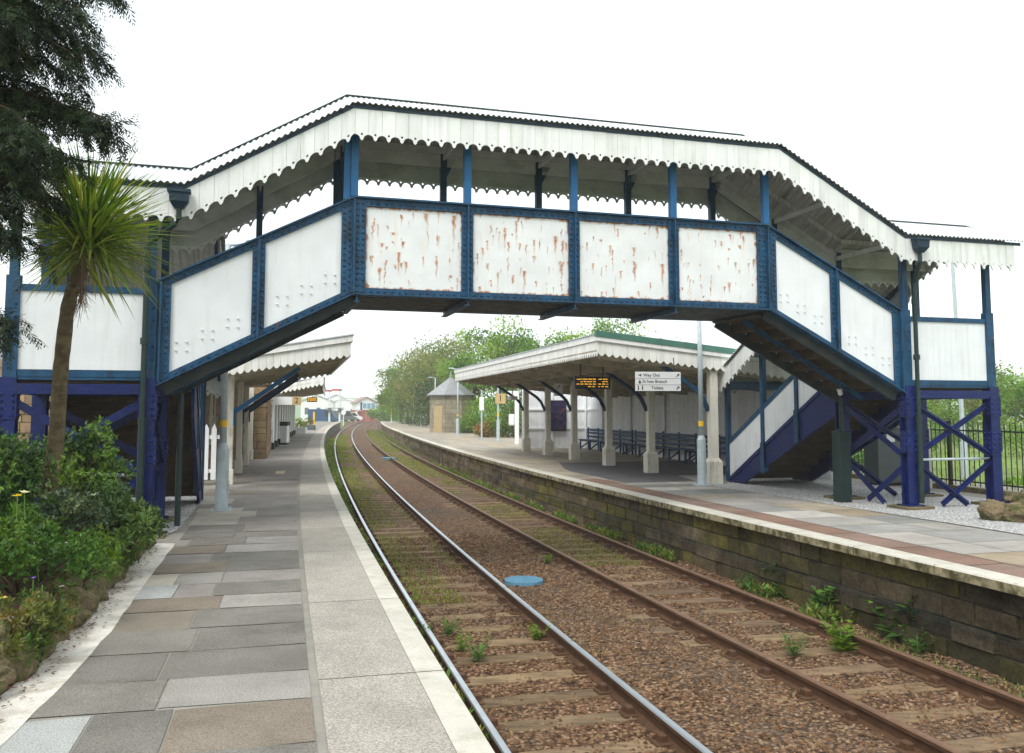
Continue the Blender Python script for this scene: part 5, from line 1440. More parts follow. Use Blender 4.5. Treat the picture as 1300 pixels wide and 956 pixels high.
m = MB(); m.rng(-.35, .35, -.25, .25, .05, 1.30); m.build('body', mCAB, t, bevel=.01); m = MB(); m.rng(-.38, .38, -.28, .28, 1.30, 1.34); m.build('lid', mCAB, t); m = MB(); m.rng(-.1, .12, -.256, -.251, 1.0, 1.2); m.build('label_plate', mSIGNW, t); m = MB(); m.rng(-.34, .34, -.24, .24, 0, .05); m.build('base', mBLACK, t)
t = thing('concrete_post', 'short pale concrete post beside the outer tower leg', 'post', b2w(3.2, 3.07, PZ), BROT); m = MB(); m.rng(-.10, .10, -.08, .08, 0, 1.32); m.build('shaft', mPAINTEDGE, t, bevel=.015); m = MB(); m.rng(-.1, .1, -.08, .08, 1.32, 1.36); m.build('cap', mPAINTEDGE, t, bevel=.015)
# slim lamp standing behind the right tower, its foot on the field side
t = thing('lamp_post', 'slim grey lamp post behind the right stair tower', 'lamp post', (11.6, 22.6, -.2), 0, 'lamp posts along the platforms')
m = MB(); m.tube([(0, 0, 0), (0, 0, 1.1)], .085, 10); m.build('sleeve', mGALV, t); m = MB(); m.tube([(0, 0, 1.1), (-.1, 0, 5.9)], [.06, .045], 10); m.build('pole', mGALV, t)
m = MB(); m.rng(-.22, -.06, -.08, .08, 2.35, 2.75); m.build('camera_box', mBLACK, t); m = MB(); m.rng(-.062, .062, -.09, -.062, 2.4, 2.7); m.build('label_plate', mSIGNW, t); m = MB(); m.rng(-.6, 0, -.06, .06, 5.88, 5.95); m.build('lamp_head', mGALV, t)

def rock(name, label, loc, r, seed, group=None, cat='rock', mat=None, sq=.7, parent=None):
    bm = bmesh.new(); bmesh.ops.create_icosphere(bm, subdivisions=4, radius=1)
    for v in bm.verts:
        n_ = 1 + .35 * mnoise.noise(v.co * 1.3 + Vector((seed * 3.1, seed, 0))) + .14 * mnoise.noise(v.co * 3.3 + Vector((seed, 0, 2))) + .09 * mnoise.noise(v.co * 7 + Vector((seed, 5, 2)))
        v.co = Vector((v.co.x * r[0] * n_, v.co.y * r[1] * n_, v.co.z * r[2] * n_))
    me = bpy.data.meshes.new(name); bm.to_mesh(me); bm.free(); me.materials.append(mat or mROCK)
    o = bpy.data.objects.new(name, me); COL.objects.link(o); o.location = loc; o.rotation_euler = (0, 0, seed * 1.7)
    if label: tag(o, label, cat, group)
    return o
for i, (px, py, r, lb) in enumerate(((1262, 650, (.24, .2, .19), 'brown boulder nearest the right stair tower'), (1292, 652, (.28, .22, .16), 'mossy boulder at the right frame edge below the railing'), (1310, 640, (.32, .28, .24), 'boulder with moss at the far right against the bank'), (1284, 632, (.2, .18, .13), 'small rounded rock behind the two front boulders'))):
    zz = .10; q = W(px, py + 6, 1); 
    dd = (1.7 - 0) * FPX / (py + 6 - 521); q = W(px, py + 6, dd); rock('boulder', lb, (q.x, q.y, r[2] * .6), r, i + 2, 'boulders on the gravel')
# traffic cone under the left tower
q = Vector((-6.2, 15.15, 0)); t = thing('traffic_cone', 'orange and white traffic cone under the left stair tower', 'cone', (q.x, q.y, .006))
m = MB(); m.rng(-.19, .19, -.19, .19, 0, .035); m.build('base', mBLACK, t); m = MB(); m.tube([(0, 0, .035), (0, 0, .25)], [.145, .115], 16); m.tube([(0, 0, .53), (0, 0, .74)], [.07, .035], 16); m.build('body', mCONE, t); m = MB(); m.tube([(0, 0, .25), (0, 0, .53)], [.117, .072], 16); m.build('collar', mSIGNW, t)
# ---------------------------------------------------------------- planting
RN = random.Random(77)
def rdir(r, fl=1.0):
    v = Vector((r.gauss(0, 1), r.gauss(0, 1), r.gauss(0, 1) * fl)); return v.normalized()
def leaf(mb, p, d, n, L, w_, c, fold=.15):
    """one leaf: a diamond folded along its midrib"""
    s = d.cross(n); 
    if s.length < 1e-4: s = d.orthogonal()
    s.normalize(); n = s.cross(d)
    mid = p + d * L * .5
    a, b = mid + s * w_ * .5 + n * fold * w_, mid - s * w_ * .5 + n * fold * w_
    t = p + d * L
    mb.poly([p, a, t], 0, c); mb.poly([p, t, b], 0, c)
def quadleaf(mb, p, d, s, L, w_, c):
    mb.poly([p - s * w_ * .2, p + d * L * .5 - s * w_ * .5, p + d * L, p + d * L * .5 + s * w_ * .5], 0, c)
def vary(c, r, a=.25):
    f = r.uniform(1 - a, 1 + a); return (c[0] * f * r.uniform(.9, 1.12), c[1] * f, c[2] * f * r.uniform(.8, 1.15))

def shrub(name, label, loc, rad_, n, L, w_, cols, seed, group=None, mat=None, cat='shrub', whorl=5, up=.35, nclump=26):
    r = random.Random(seed)
    t = thing(name, label, cat, loc, 0, group)
    st = MB(); lv = MB()
    tips = []
    for k in range(nclump):
        d = rdir(r); d.z = abs(d.z) * .9 + .12 if r.random() < .8 else -.1; d.normalize()
        f = r.uniform(.55, .95)
        tips.append((Vector((d.x * rad_[0] * f, d.y * rad_[1] * f, rad_[2] * (.45 + .55 * d.z * f))), r.uniform(.22, .42) * min(rad_[0], rad_[2])))
    for p, q in tips:
        st.tube([(r.uniform(-.05, .05), r.uniform(-.05, .05), -.05), p * .5 + Vector((0, 0, .02)), p], [.014, .009, .004], 5)
    per = n // (len(tips) * whorl)
    for p, q in tips:
        base = r.choice(cols)
        for k in range(per):
            o = rdir(r) * q * (r.random() ** .45); b = p + o
            ax = (o.normalized() * .7 + Vector((0, 0, up)) + rdir(r) * .5).normalized()
            cc = vary(base, r, .22)
            for j in range(whorl):
                d = (ax * r.uniform(.25, .8) + rdir(r) * .9).normalized()
                leaf(lv, b, d, ax, L * r.uniform(.7, 1.2), w_ * r.uniform(.8, 1.2), vary(cc, r, .18))
    st.build('stems', mBARKD, t, fix=False); lv.build('foliage', mat or mLEAFG, t, fix=False)
    return t

# raised bed: soil mound edged with rough stones
m = MB(); ys_ = list(np.arange(2.0, 11.6, .4)); K = 14
V = []
for Y in ys_:
    xb = bedline(Y) - .10
    for k in range(K + 1):
        f = k / K; x = xb - 7 * f ** 1.6
        h = .46 * (1 - math.exp(-(xb - x) * 3.2)) + .06 * mnoise.noise((x * 2, Y * 2, 0)); e = min(1, (11.4 - Y) * 1.6)
        V.append((x, Y, h * max(0, e) - .01))
n_ = len(ys_)
m.faces(V, [(i * (K + 1) + k, i * (K + 1) + k + 1, (i + 1) * (K + 1) + k + 1, (i + 1) * (K + 1) + k) for i in range(n_ - 1) for k in range(K)])
m.build('soil_bed', mSOIL, smooth=True, kind='structure')
Y = 3.4; i = 0
kinds = ['rough brown edging stone beside the flower bed', ]
while Y < 11.4:
    L = RN.uniform(.07, .15); x = bedline(Y) - .13 - RN.uniform(0, .05)
    rock('edging_stone', 'rough brown edging stone between the flower bed and the pale mortar strip', (x, Y, .06 + RN.uniform(0, .05)), (L * .75, L, RN.uniform(.08, .15)), i + 10, 'edging stones of the flower bed')
    if RN.random() < .55: rock('edging_stone', 'rough brown edging stone between the flower bed and the pale mortar strip', (x - .13, Y + RN.uniform(-.05, .05), .24), (L * .7, L * .9, .11), i + 60, 'edging stones of the flower bed')
    Y += L * 1.85; i += 1
# fallen leaves along the strip
m = MB()
for k in range(420):
    Y = RN.uniform(4.6, 11); x = bedline(Y) + RN.gauss(-.02, .06); s = RN.uniform(.010, .022); a = RN.random() * 6.28
    p = Vector((x, Y, .012)); d = Vector((math.cos(a), math.sin(a), RN.uniform(-.1, .3))); leaf(m, p, d, Vector((0, 0, 1)), s * 2, s, vary(RN.choice([S(120, 70, 60), S(96, 60, 44), S(130, 96, 60)]), RN), .2)
m.build('fallen_leaves', mLEAF, fix=False, kind='stuff')

G1 = [S(66, 98, 42), S(82, 114, 46), S(48, 78, 36), S(98, 130, 54)]
G2 = [S(96, 124, 60), S(80, 110, 56), S(110, 136, 70), S(70, 98, 50)]
G3 = [S(60, 96, 38), S(76, 112, 40), S(98, 126, 42), S(44, 72, 30)]
G4 = [S(120, 150, 40), S(104, 136, 36), S(132, 158, 56)]
G5 = [S(76, 92, 66), S(60, 80, 58), S(92, 106, 72)]
def at(px, py, Y): q = W(px, py, Y); return q
q = at(146, 690, 9.2); shrub('evergreen_shrub', 'bushy evergreen shrub with narrow glossy leaves nearest the left tower leg', (q.x, q.y, .12), (.42, .42, .72), 5200, .075, .026, G2, 1, mat=mLEAFG)
q = at(112, 600, 9.6); shrub('evergreen_shrub', 'rounded dark glossy shrub behind the palm trunk', (q.x - .05, q.y, .30), (.50, .5, 1.22), 5600, .06, .028, G1, 2)
q = at(28, 640, 8.1); shrub('evergreen_shrub', 'broad yellow-green shrub at the left edge in front of the palm', (q.x - .1, q.y, .30), (.62, .5, 1.10), 6500, .055, .026, G3, 3)
q = at(72, 640, 7.9); shrub('evergreen_shrub', 'small shrub with bluish leaves and red young tips below the palm', (q.x, q.y, .42), (.34, .3, .62), 2600, .05, .028, G5, 4)
q = at(100, 690, 8.3); shrub('ground_plant', 'bright lime-green low plant in the middle of the flower bed', (q.x, q.y, .22), (.36, .3, .36), 2400, .05, .02, G4, 5, cat='plant', mat=mLEAF)
q = at(30, 740, 6.8); shrub('flowering_plant', 'mound of small green leaves with pale violet flowers at the near left edge', (q.x, q.y, .28), (.55, .5, .52), 5200, .04, .022, G3, 6, cat='plant', mat=mLEAF)
q = at(95, 745, 7.6); shrub('flowering_plant', 'low leafy plant spilling over the edging stones beside the pale strip', (q.x - .08, q.y, .16), (.42, .40, .42), 3600, .038, .02, G2, 7, cat='plant', mat=mLEAF)
q = at(8, 800, 5.9); shrub('ground_plant', 'low brownish-green plant in the near corner of the flower bed', (q.x, q.y, .12), (.40, .5, .30), 2600, .045, .016, [S(96, 104, 46), S(110, 100, 48), S(70, 84, 40)], 8, cat='plant', mat=mLEAF)
q = at(20, 690, 7.5); shrub('ground_plant', 'leafy green plant under the yellow flowers at the left edge', (q.x - .05, q.y, .36), (.5, .4, .5), 3200, .07, .018, G1, 9, cat='plant', mat=mLEAF, up=.9)
q = at(-60, 620, 7.6); shrub('evergreen_shrub', 'dark shrub just beyond the left edge below the conifer', (q.x, q.y, .3), (.7, .6, 1.2), 3600, .06, .028, G1, 10)
q = at(20, 560, 9.6); shrub('evergreen_shrub', 'dark leafy shrub behind the palm at the far left', (q.x, q.y, .35), (.6, .45, 1.15), 3600, .055, .026, G1, 12)
# flowers
def flower(label, p, size, petal, n, centre=None, stem=.18, cat='flower', group=None):
    t = thing('flower', label, cat, p, RN.random() * 6, group)
    m = MB(); m.tube([(0, 0, -stem), (.01, 0, -stem * .4), (0, 0, 0)], .004, 5); m.build('stem', mLEAFS, t)
    m = MB()
    for k in range(n):
        a = 6.283 * k / n + RN.uniform(-.15, .15); d = Vector((math.cos(a), math.sin(a), RN.uniform(.1, .6))).normalized()
        leaf(m, Vector((0, 0, 0)), d, Vector((0, 0, 1)), size, size * .75, vary(petal, RN, .08), .1)
    if centre:
        for k in range(5):
            a = 6.283 * k / 5; leaf(m, Vector((0, 0, .005)), Vector((math.cos(a), math.sin(a), .9)).normalized(), Vector((0, 0, 1)), size * .4, size * .3, centre, .1)
    m.build('petals', mPETAL, t, fix=False); return t
mLEAFS = M('green_stem', S(86, 120, 50), .6, .1)
q = at(22, 630, 7.0); flower('yellow iris-like flower standing above the leaves at the left edge', q, .05, S(245, 220, 60), 6, S(250, 190, 30), .5)
q = at(31, 626, 7.0); flower('white flower beside the yellow one at the left edge', q, .05, S(235, 235, 225), 5, S(230, 220, 160), .45)
q = at(120, 629, 9.0); flower('single white bloom near the blue tower brace', q, .06, S(240, 240, 235), 5, None, .3)
vi = S(150, 140, 205); pw_ = S(226, 222, 236)
for k, (px, py, Y, c) in enumerate(((42, 735, 6.5, S(110, 90, 215)), (45, 690, 6.8, pw_), (30, 690, 6.8, vi), (8, 705, 6.7, vi), (15, 700, 6.9, pw_), (32, 680, 7.0, pw_), (62, 710, 7.0, vi), (85, 690, 7.4, pw_), (122, 706, 8.4, pw_), (50, 712, 6.8, pw_), (32, 774, 6.1, pw_), (14, 786, 5.9, vi), (78, 745, 6.9, pw_), (76, 752, 6.9, vi), (5, 760, 6.0, S(220, 200, 90)), (65, 715, 6.9, S(220, 160, 60)))):
    q = at(px, py, Y); flower('small violet-blue flower low in the flower bed' if k == 0 else 'small pale flower among the low leaves of the flower bed', q, RN.uniform(.022, .032), c, 5, S(220, 200, 120), .15, group='small flowers in the bed')

# cordyline palm
q = at(64, 555, 8.6); pb = Vector((q.x, q.y, .3))
pt = thing('palm', 'cordyline palm with a spiky green crown and grey-brown trunk in the left flower bed', 'palm', pb)
m = MB(); top = at(92, 365, 8.6) - pb
pts = [Vector((0, 0, -.3)), top * .2 + Vector((-.02, 0, 0)), top * .45 + Vector((-.01, 0, 0)), top * .7 + Vector((-.035, 0, 0)), top * .9 + Vector((-.03, 0, 0)), top, top + Vector((.12, 0, .25))]
fine = []
for k in range(len(pts) - 1):
    for j in range(6): fine.append(pts[k].lerp(pts[k + 1], j / 6))
rr = random.Random(6)
m.tube(fine, [(.080 - .018 * k / len(fine)) * rr.uniform(.94, 1.06) for k in range(len(fine))], 14); m.build('trunk', mBARK, pt, smooth=True)
cr = at(112, 300, 8.55) - pb
m = MB(); r = random.Random(14)
def sword(mb, p, d, L, w_, c, droop):
    s = d.cross(Vector((0, 0, 1))); s = s.normalized() if s.length > .05 else d.orthogonal().normalized()
    n = 5; prev = None; q = p.copy(); dd = d.copy()
    for k in range(n + 1):
        f = k / n; ww = w_ * (0.6 + .9 * f if f < .35 else (1 - (f - .35) / .65) ** .8 * .92 + .01)
        cur = (q + s * ww * .5, q - s * ww * .5, q + s.cross(dd).normalized() * ww * -.22)
        if prev:
            mb.poly([prev[0], cur[0], cur[2], prev[2]], 0, c); mb.poly([prev[2], cur[2], cur[1], prev[1]], 0, c)
        prev = cur; q = q + dd * (L / n); dd = (dd + Vector((0, 0, -droop * f))).normalized()
PC = [S(120, 150, 46), S(154, 172, 62), S(98, 128, 42), S(178, 186, 84), S(76, 104, 38)]
for k in range(520):
    d = rdir(r); f = r.random()
    if d.z < -.75: d.z *= -.3
    d.normalize(); o = Vector((r.gauss(0, .035), r.gauss(0, .035), r.gauss(0, .10)))
    old = d.z < -.1
    sword(m, cr + o + d * .03, d, r.uniform(.72, 1.02) * (.98 if old else 1), r.uniform(.028, .040), vary(r.choice(PC), r, .15) if not old else vary(r.choice([S(116, 138, 56), S(148, 152, 76), S(98, 122, 46)]), r, .15), r.uniform(.02, .16) if not old else r.uniform(.08, .2))
m.build('crown', mLEAF, pt, fix=False)
m = MB()       # spent flower stalk hanging from the crown
p0 = cr + Vector((.02, -.12, -.05)); p1 = p0 + Vector((.10, -.22, -.35)); m.tube([p0, p0.lerp(p1, .5) + Vector((.02, -.05, .06)), p1, p1 + Vector((.01, 0, -.35))], [.012, .010, .007, .003], 5)
for k in range(150):
    b = p0.lerp(p1, r.uniform(.3, 1)) + Vector((0, 0, -.35 * max(0, r.uniform(-.5, 1)))); e = b + Vector((r.gauss(0, .07), r.gauss(0, .05), -r.uniform(.08, .24))); m.tube([b, b.lerp(e, .5) + Vector((r.gauss(0, .015), 0, 0)), e], [.004, .003, .0015], 3, cap=False)
m.build('flower_stalk', M('spent_stalk', S(96, 78, 58), .9, .2), pt, fix=False)

# conifer hanging in from the upper left
cb_ = Vector((-5.05, 7.5, .3)); ct = thing('conifer', 'dark drooping conifer filling the upper left corner', 'tree', cb_)
lm = MB(); bm_ = MB(); bm_.tube([(0, 0, -.3), (.02, 0, 2), (.0, .03, 4.5), (0, 0, 8.6)], [.22, .18, .12, .02], 12); r = random.Random(31)
CC = [S(28, 48, 26), S(38, 58, 30), S(20, 36, 22), S(50, 68, 34)]
def spray(mb, p, d, L, r):
    """flat ferny twig: a thread of short scales to both sides"""
    n = max(3, int(L / .034)); q = p.copy(); dd = d.copy(); s = dd.cross(Vector((0, 0, 1)))
    s = (s.normalized() if s.length > .1 else dd.orthogonal().normalized()); s = (s + rdir(r) * .5).normalized()
    c = vary(r.choice(CC), r, .3)
    for k in range(n):
        f = k / n; w_ = .05 * (1 - f) + .016
        for sg in (-1, 1):
            t = (dd * .75 + s * sg * .8 + Vector((0, 0, -.18))).normalized()
            quadleaf(mb, q, t, dd, w_ * r.uniform(.8, 1.3), .022, c)
        q = q + dd * (L / n); dd = (dd + Vector((0, 0, -.06)) + rdir(r) * .03).normalized()
def limb(p, d, L, step, droop, wob):
    pts = [p.copy()]
    for k in range(max(2, int(L / step))):
        p = p + d * step; d = (d + Vector((0, 0, -droop)) + rdir(r) * wob).normalized(); pts.append(p.copy())
    return pts
def bough(z, az, L, droop, dens):
    pts = limb(Vector((0, 0, z)), Vector((math.cos(az), math.sin(az), .22)).normalized(), L, .09, droop, .07)
    bm_.tube(pts, [.024 * (1 - k / len(pts)) + .004 for k in range(len(pts))], 5, cap=False)
    for k in range(2, len(pts)):
        f = k / len(pts); d = (pts[k] - pts[k - 1]).normalized(); side = d.cross(Vector((0, 0, 1))).normalized()
        for j in range(dens):
            t = (d * r.uniform(.1, 1) + side * r.uniform(-1.1, 1.1) + Vector((0, 0, r.uniform(-1.3, .35)))).normalized()
            sl_ = r.uniform(.16, .5) * (1.15 - .55 * f)
            q = limb(pts[k] + rdir(r) * .02, t, sl_, .07, .11, .12)
            if r.random() < .3: bm_.tube(q, [.005] * len(q), 3, cap=False)
            for m_ in range(len(q)):
                dd = (q[m_] - q[m_ - 1]).normalized() if m_ else t
                for g_ in range(2):
                    sd = (dd * r.uniform(.4, 1) + rdir(r) * .75 + Vector((0, 0, -.45))).normalized()
                    spray(lm, q[m_], sd, r.uniform(.06, .17), r)
for k in range(24):
    z = 3.0 + 5.2 * k / 24; bough(z, r.uniform(.9, 5.4), r.uniform(.9, 1.4) * (1 - .3 * (z - 2) / 7), .05, 3)
for z, az, L in ((2.05, -.15, .95), (2.2, -.55, 1.0), (2.95, .0, .75), (3.05, -.3, .9), (3.15, .25, .8), (3.3, -.12, .95), (3.45, -.45, 1.05), (3.55, .12, 1.0), (3.8, -.25, 1.6), (4.0, .05, 1.85), (4.05, -.45, 1.8), (4.15, -.1, 1.75), (4.2, .15, 1.6), (4.35, .3, 1.1), (4.45, -.4, 1.2), (4.6, .15, 1.35), (4.7, -.15, 1.6), (4.85, -.5, 1.6), (4.95, .1, 1.75), (5.1, -.25, 1.8), (5.25, .2, 1.7), (5.4, -.05, 1.8), (5.6, -.4, 1.7), (5.75, .1, 1.6), (3.1, -.8, 1.2), (3.5, .6, 1.3), (4.0, .8, 1.3), (4.6, -.9, 1.4), (5.2, .6, 1.4), (5.2, -.8, 1.4)):
    bough(z, az, L * .88, .055, 4)
bm_.build('trunk', mBARKD, ct, fix=False); lm.build('needles', mLEAFD, ct, fix=False)

# trees behind the platforms
def tree(name, label, loc, H, R_, cols, seed, n=5200, leafs=.20, group='trees behind the right platform', trunk_h=.35, wispy=0, rz=1.0):
    r = random.Random(seed); t = thing(name, label, 'tree', loc, r.random() * 6, group)
    m = MB(); th = H * trunk_h
    m.tube([(0, 0, -.3), (r.uniform(-.1, .1), 0, th * .5), (r.uniform(-.2, .2), .1, th), (0, 0, H * .75)], [.018 * H + .06, .015 * H + .04, .012 * H + .03, .03], 9)
    cl = []
    for k in range(26 + int(wispy * 10)):
        d = rdir(r); f = r.uniform(.45, 1.0); p = Vector((d.x * R_ * f, d.y * R_ * f, H * .58 + d.z * H * .40 * f * rz))
        p.z = max(p.z, H * .14); cl.append((p, R_ * r.uniform(.24, .42)))
        if k % 2 == 0: m.tube([(0, 0, th * r.uniform(.7, 1.5)), p * .55 + Vector((0, 0, H * .12)), p], [.05 + .006 * H, .04, .012], 5, cap=False)
    m.build('trunk', mBARKD, t, fix=False)
    lv = MB(); per = n // len(cl)
    for p, q in cl:
        base = r.choice(cols); tilt = rdir(r)
        for k in range(per):
            o = rdir(r) * q * (r.random() ** .5) ; o.z *= .75
            if wispy and r.random() < .3: o *= 1.5
            d = (rdir(r) + Vector((0, 0, .1))).normalized(); c = vary(base, r, .25)
            s = leafs * r.uniform(.6, 1.25)
            quadleaf(lv, p + o, d, d.cross(rdir(r)).normalized(), s, s * .62, c)
    lv.build('crown', mLEAF, t, fix=False)
    return t
T1 = [S(108, 126, 56), S(122, 132, 66), S(94, 114, 48), S(132, 132, 74)]
T2 = [S(112, 150, 46), S(92, 132, 40), S(134, 164, 56), S(68, 106, 34)]
T3 = [S(70, 92, 48), S(60, 80, 42), S(84, 104, 54)]
def ttree(px, Y, topy, R_, cols, seed, label, **k):
    q = W(px, 540, Y); H_ = W(px, topy, Y).z + .3
    return tree('tree', label, (q.x, q.y, -.3), H_, R_, cols, seed, **k)
ttree(508, 132, 488, 3.2, T1, 1, 'lowest distant tree at the left end of the row behind the right platform', leafs=.34)
ttree(517, 118, 466, 4.0, T2, 2, 'distant green tree second from the left end of the tree row', leafs=.32)
ttree(524, 112, 450, 4.2, T1, 3, 'pale olive tree with thin top above the distant lamp posts', leafs=.30, wispy=1)
ttree(548, 104, 428, 5.0, T1, 4, 'tall olive-brown tree left of the stone hut', leafs=.30, wispy=1, n=7000)
ttree(574, 96, 420, 5.0, T1, 5, 'tall pale tree directly behind the stone hut', leafs=.28, wispy=1, n=7000)
ttree(552, 90, 478, 2.8, T3, 6, 'dark tree close behind the hut and its left lamp posts', leafs=.24)
ttree(604, 76, 428, 3.8, T2, 7, 'bright green tree right of the stone hut', leafs=.24, n=7000)
ttree(640, 72, 403, 4.4, T2, 8, 'tall bright green tree above the far end of the shelter roof', leafs=.24, n=8000)
ttree(692, 70, 398, 4.6, T3 + T2, 9, 'dark green tree rising over the middle of the shelter roof', leafs=.24, n=7000)
ttree(735, 72, 402, 4.4, T2, 10, 'green tree behind the corner of the shelter roof', leafs=.24, n=6500)
ttree(783, 74, 404, 4.4, T2, 11, 'light green tree right of the shelter roof corner', leafs=.24, n=6500, wispy=1)
ttree(826, 80, 420, 4.0, T1, 13, 'thin-leaved tree at the right end of the row over the shelter', leafs=.24, wispy=1)
def bush(px, Y, topy, R_, cols, seed, label, n=2600, leafs=.14, group='bushes behind the right platform'):
    q = W(px, 545, Y); H_ = W(px, topy, Y).z + .3; r = random.Random(seed)
    t = thing('bush', label, 'bush', (q.x, q.y, -.3), 0, group); m = MB(); lv = MB()
    for k in range(14):
        d = rdir(r); p = Vector((d.x * R_ * .7, d.y * R_ * .7, H_ * (.5 + .36 * d.z))); m.tube([(d.x * .1, d.y * .1, 0), p], [.03, .01], 5, cap=False); base = r.choice(cols)
        for j in range(n // 14):
            o = rdir(r) * R_ * .5 * r.random() ** .5; o.z *= H_ / R_ * .55; dd = rdir(r); s = leafs * r.uniform(.6, 1.3); quadleaf(lv, p + o, dd, dd.cross(rdir(r)).normalized(), s, s * .65, vary(base, r, .28))
    m.build('stems', mBARKD, t, fix=False); lv.build('foliage', mLEAF, t, fix=False); return t
bush(612, 66, 505, 1.6, T2, 1, 'leafy bush just right of the stone hut'); bush(632, 60, 492, 2.0, T2, 2, 'tall bush behind the thin notice pole'); bush(652, 57, 500, 1.8, T2 + T3, 3, 'bush behind the white column at the shelter end')
bush(598, 68, 528, 1.0, G2, 4, 'low plants at the foot of the stone hut'); bush(622, 58, 535, 1.0, [S(150, 120, 70), S(110, 120, 60)], 5, 'low orange-tinged bush under the tan number sign')
bush(536, 98, 515, 2.2, T3, 6, 'dark bush behind the far lamp posts'); bush(516, 118, 518, 2.4, T2, 7, 'far bush where the platform ends'); bush(440, 215, 526, 3, T1, 8, 'yellowish scrub left of the signal box', leafs=.3); bush(489, 190, 526, 2.2, T1, 9, 'yellowish scrub right of the signal box', leafs=.3); bush(494, 170, 512, 4, T2, 10, 'green scrub beyond the end of the right platform', leafs=.35)
RG = 'trees beyond the field at the right'
ttree(1100, 60, 470, 3.6, T2, 21, 'green tree seen between the stairs and the right tower', group=RG, leafs=.2, n=5000, rz=1.1)
ttree(1150, 66, 480, 3.6, T1, 22, 'pale tree seen through the right tower bracing', group=RG, leafs=.2, n=5000, rz=1.1)
ttree(1205, 62, 486, 3.6, T2, 23, 'green tree framed by the outer tower legs', group=RG, leafs=.2, n=5000, rz=1.1)
ttree(1262, 58, 462, 2.6, T1, 24, 'tall thin reddish-green tree right of the outer tower leg', group=RG, leafs=.18, wispy=1, n=3200, rz=1.1)
ttree(1310, 56, 480, 3.2, T2, 25, 'bright green round tree at the right edge', group=RG, leafs=.2, n=5200, rz=1.15)
ttree(1290, 85, 472, 5.0, T1 + T2, 26, 'wide pale green tree farther back at the right edge', group=RG, leafs=.26, n=5200, rz=1.1)
ttree(1050, 70, 478, 4.0, T2, 27, 'green tree behind the right stairs', group=RG, leafs=.22, n=4000, rz=1.1)
for k, (px, Y, ty, R_) in enumerate(((1110, 27, 560, .9), (1075, 26, 575, .7), (1300, 21, 610, .8), (1150, 36, 545, 1.4), (1240, 44, 540, 1.8), (1330, 34, 530, 2.0), (1190, 52, 535, 2.4))):
    bush(px, Y, ty, R_, G2 + T2, 40 + k, ['leafy bush behind the cabinet', 'small bush behind the stair foot', 'low plants by the boulders', 'wild bush beyond the railing left of the outer leg', 'far bush in the field between the tower legs', 'tall hedge bush past the right edge', 'wide hedge bush across the field'][k], n=2200, leafs=.10, group='bushes beyond the railing')

# grass and weeds
def blades(mb, p, r, L, w_, cols, n, spread):
    for k in range(n):
        a = r.random() * 6.283; d = Vector((math.cos(a) * .5, math.sin(a) * .5, r.uniform(.35, 1.1))).normalized()
        q = p + Vector((r.gauss(0, spread), r.gauss(0, spread), 0)); quadleaf(mb, q, d, d.cross(Vector((0, 0, 1))).normalized(), L * r.uniform(.5, 1.2), w_, vary(r.choice(cols), r, .25))
r = random.Random(55); m = MB()
WC = [S(112, 134, 52), S(136, 144, 66), S(96, 116, 48), S(150, 142, 80)]
def sc(n, y0, y1, fpos, L, w_, cols, mask_s=.5, thr=.0, nb=4, sp=.05, pw=1.4):
    for k in range(n):
        Y = y0 + (y1 - y0) * r.random() ** pw; p = fpos(Y)
        if mnoise.noise((p.x * mask_s, p.y * mask_s * .6, 5)) < thr: continue
        s = 1 + max(0, Y - 20) / 45; blades(m, Vector((p.x, p.y, -1.10)), r, L * s, w_ * s, cols, nb, sp * s)
sc(5600, 8, 85, lambda Y: off(XL, Y, -.7525 - r.uniform(.08, .62)), .11, .016, WC + [S(96, 138, 44)], thr=-.25)
sc(8500, 13, 100, lambda Y: off(XL, Y, -.62 + r.random() ** 1.8 * .75), .055, .012, WC, thr=-.25)
sc(1500, 15, 75, lambda Y: off(XL, Y, .35 + r.random() * .33), .055, .012, WC, thr=-.05)
sc(1100, 10, 60, lambda Y: off(XL, Y, .9 + r.random() * 1.3), .05, .012, WC, thr=.22)
sc(8000, 16, 120, lambda Y: off(XR, Y, r.uniform(-.6, .65)), .055, .012, WC, thr=-.15)
sc(700, 9, 24, lambda Y: off(XR, Y, r.uniform(-.6, .65)), .05, .010, WC, thr=.15)
sc(4200, 8, 115, lambda Y: off(XR, Y, .82 + r.random() ** 1.5 * (ro(Y) - .75)), .10, .018, WC + G2, thr=-.1, sp=.04)
m.build('grass', mLEAF, fix=False, kind='stuff')
# bigger weeds, each a plant
def weed(label, p, s, seed, cols, kind=0):
    r = random.Random(seed); t = thing('weed', label, 'weed', p, r.random() * 6, 'weeds growing by the tracks'); m = MB()
    for st_ in range(6 if kind == 0 else 8):
        a = r.random() * 6.283; d = Vector((math.cos(a) * r.uniform(.2, .9), math.sin(a) * r.uniform(.2, .9), 1)).normalized() * r.uniform(.55, 1); n = 7
        for k in range(n):
            q = d * s * (k / n) + Vector((math.cos(a), math.sin(a), 0)) * s * .06 * k / n
            for j in range(3):
                b = r.random() * 6.283; dd = Vector((math.cos(b), math.sin(b), r.uniform(.0, .8))).normalized(); leaf(m, q, dd, Vector((0, 0, 1)), s * r.uniform(.18, .36) * (1.25 - k / n), s * r.uniform(.08, .15) if kind == 0 else s * .045, vary(r.choice(cols), r, .2), .15)
    m.build('leaves', mLEAF, t, fix=False); m2 = MB(); m2.tube([(0, 0, -.05), (0, 0, s * .5)], .006, 5); m2.build('stem', mLEAFS, t); return t
def tk(px, py, z=-1.08):
    P_ = math.atan(88 / FPX); b = (433.5 - py) / FPX; v = math.sin(P_) + b * math.cos(P_); k = (z - 1.7) / v
    return Vector(((px - 650) / FPX * k, (math.cos(P_) - b * math.sin(P_)) * k, z))
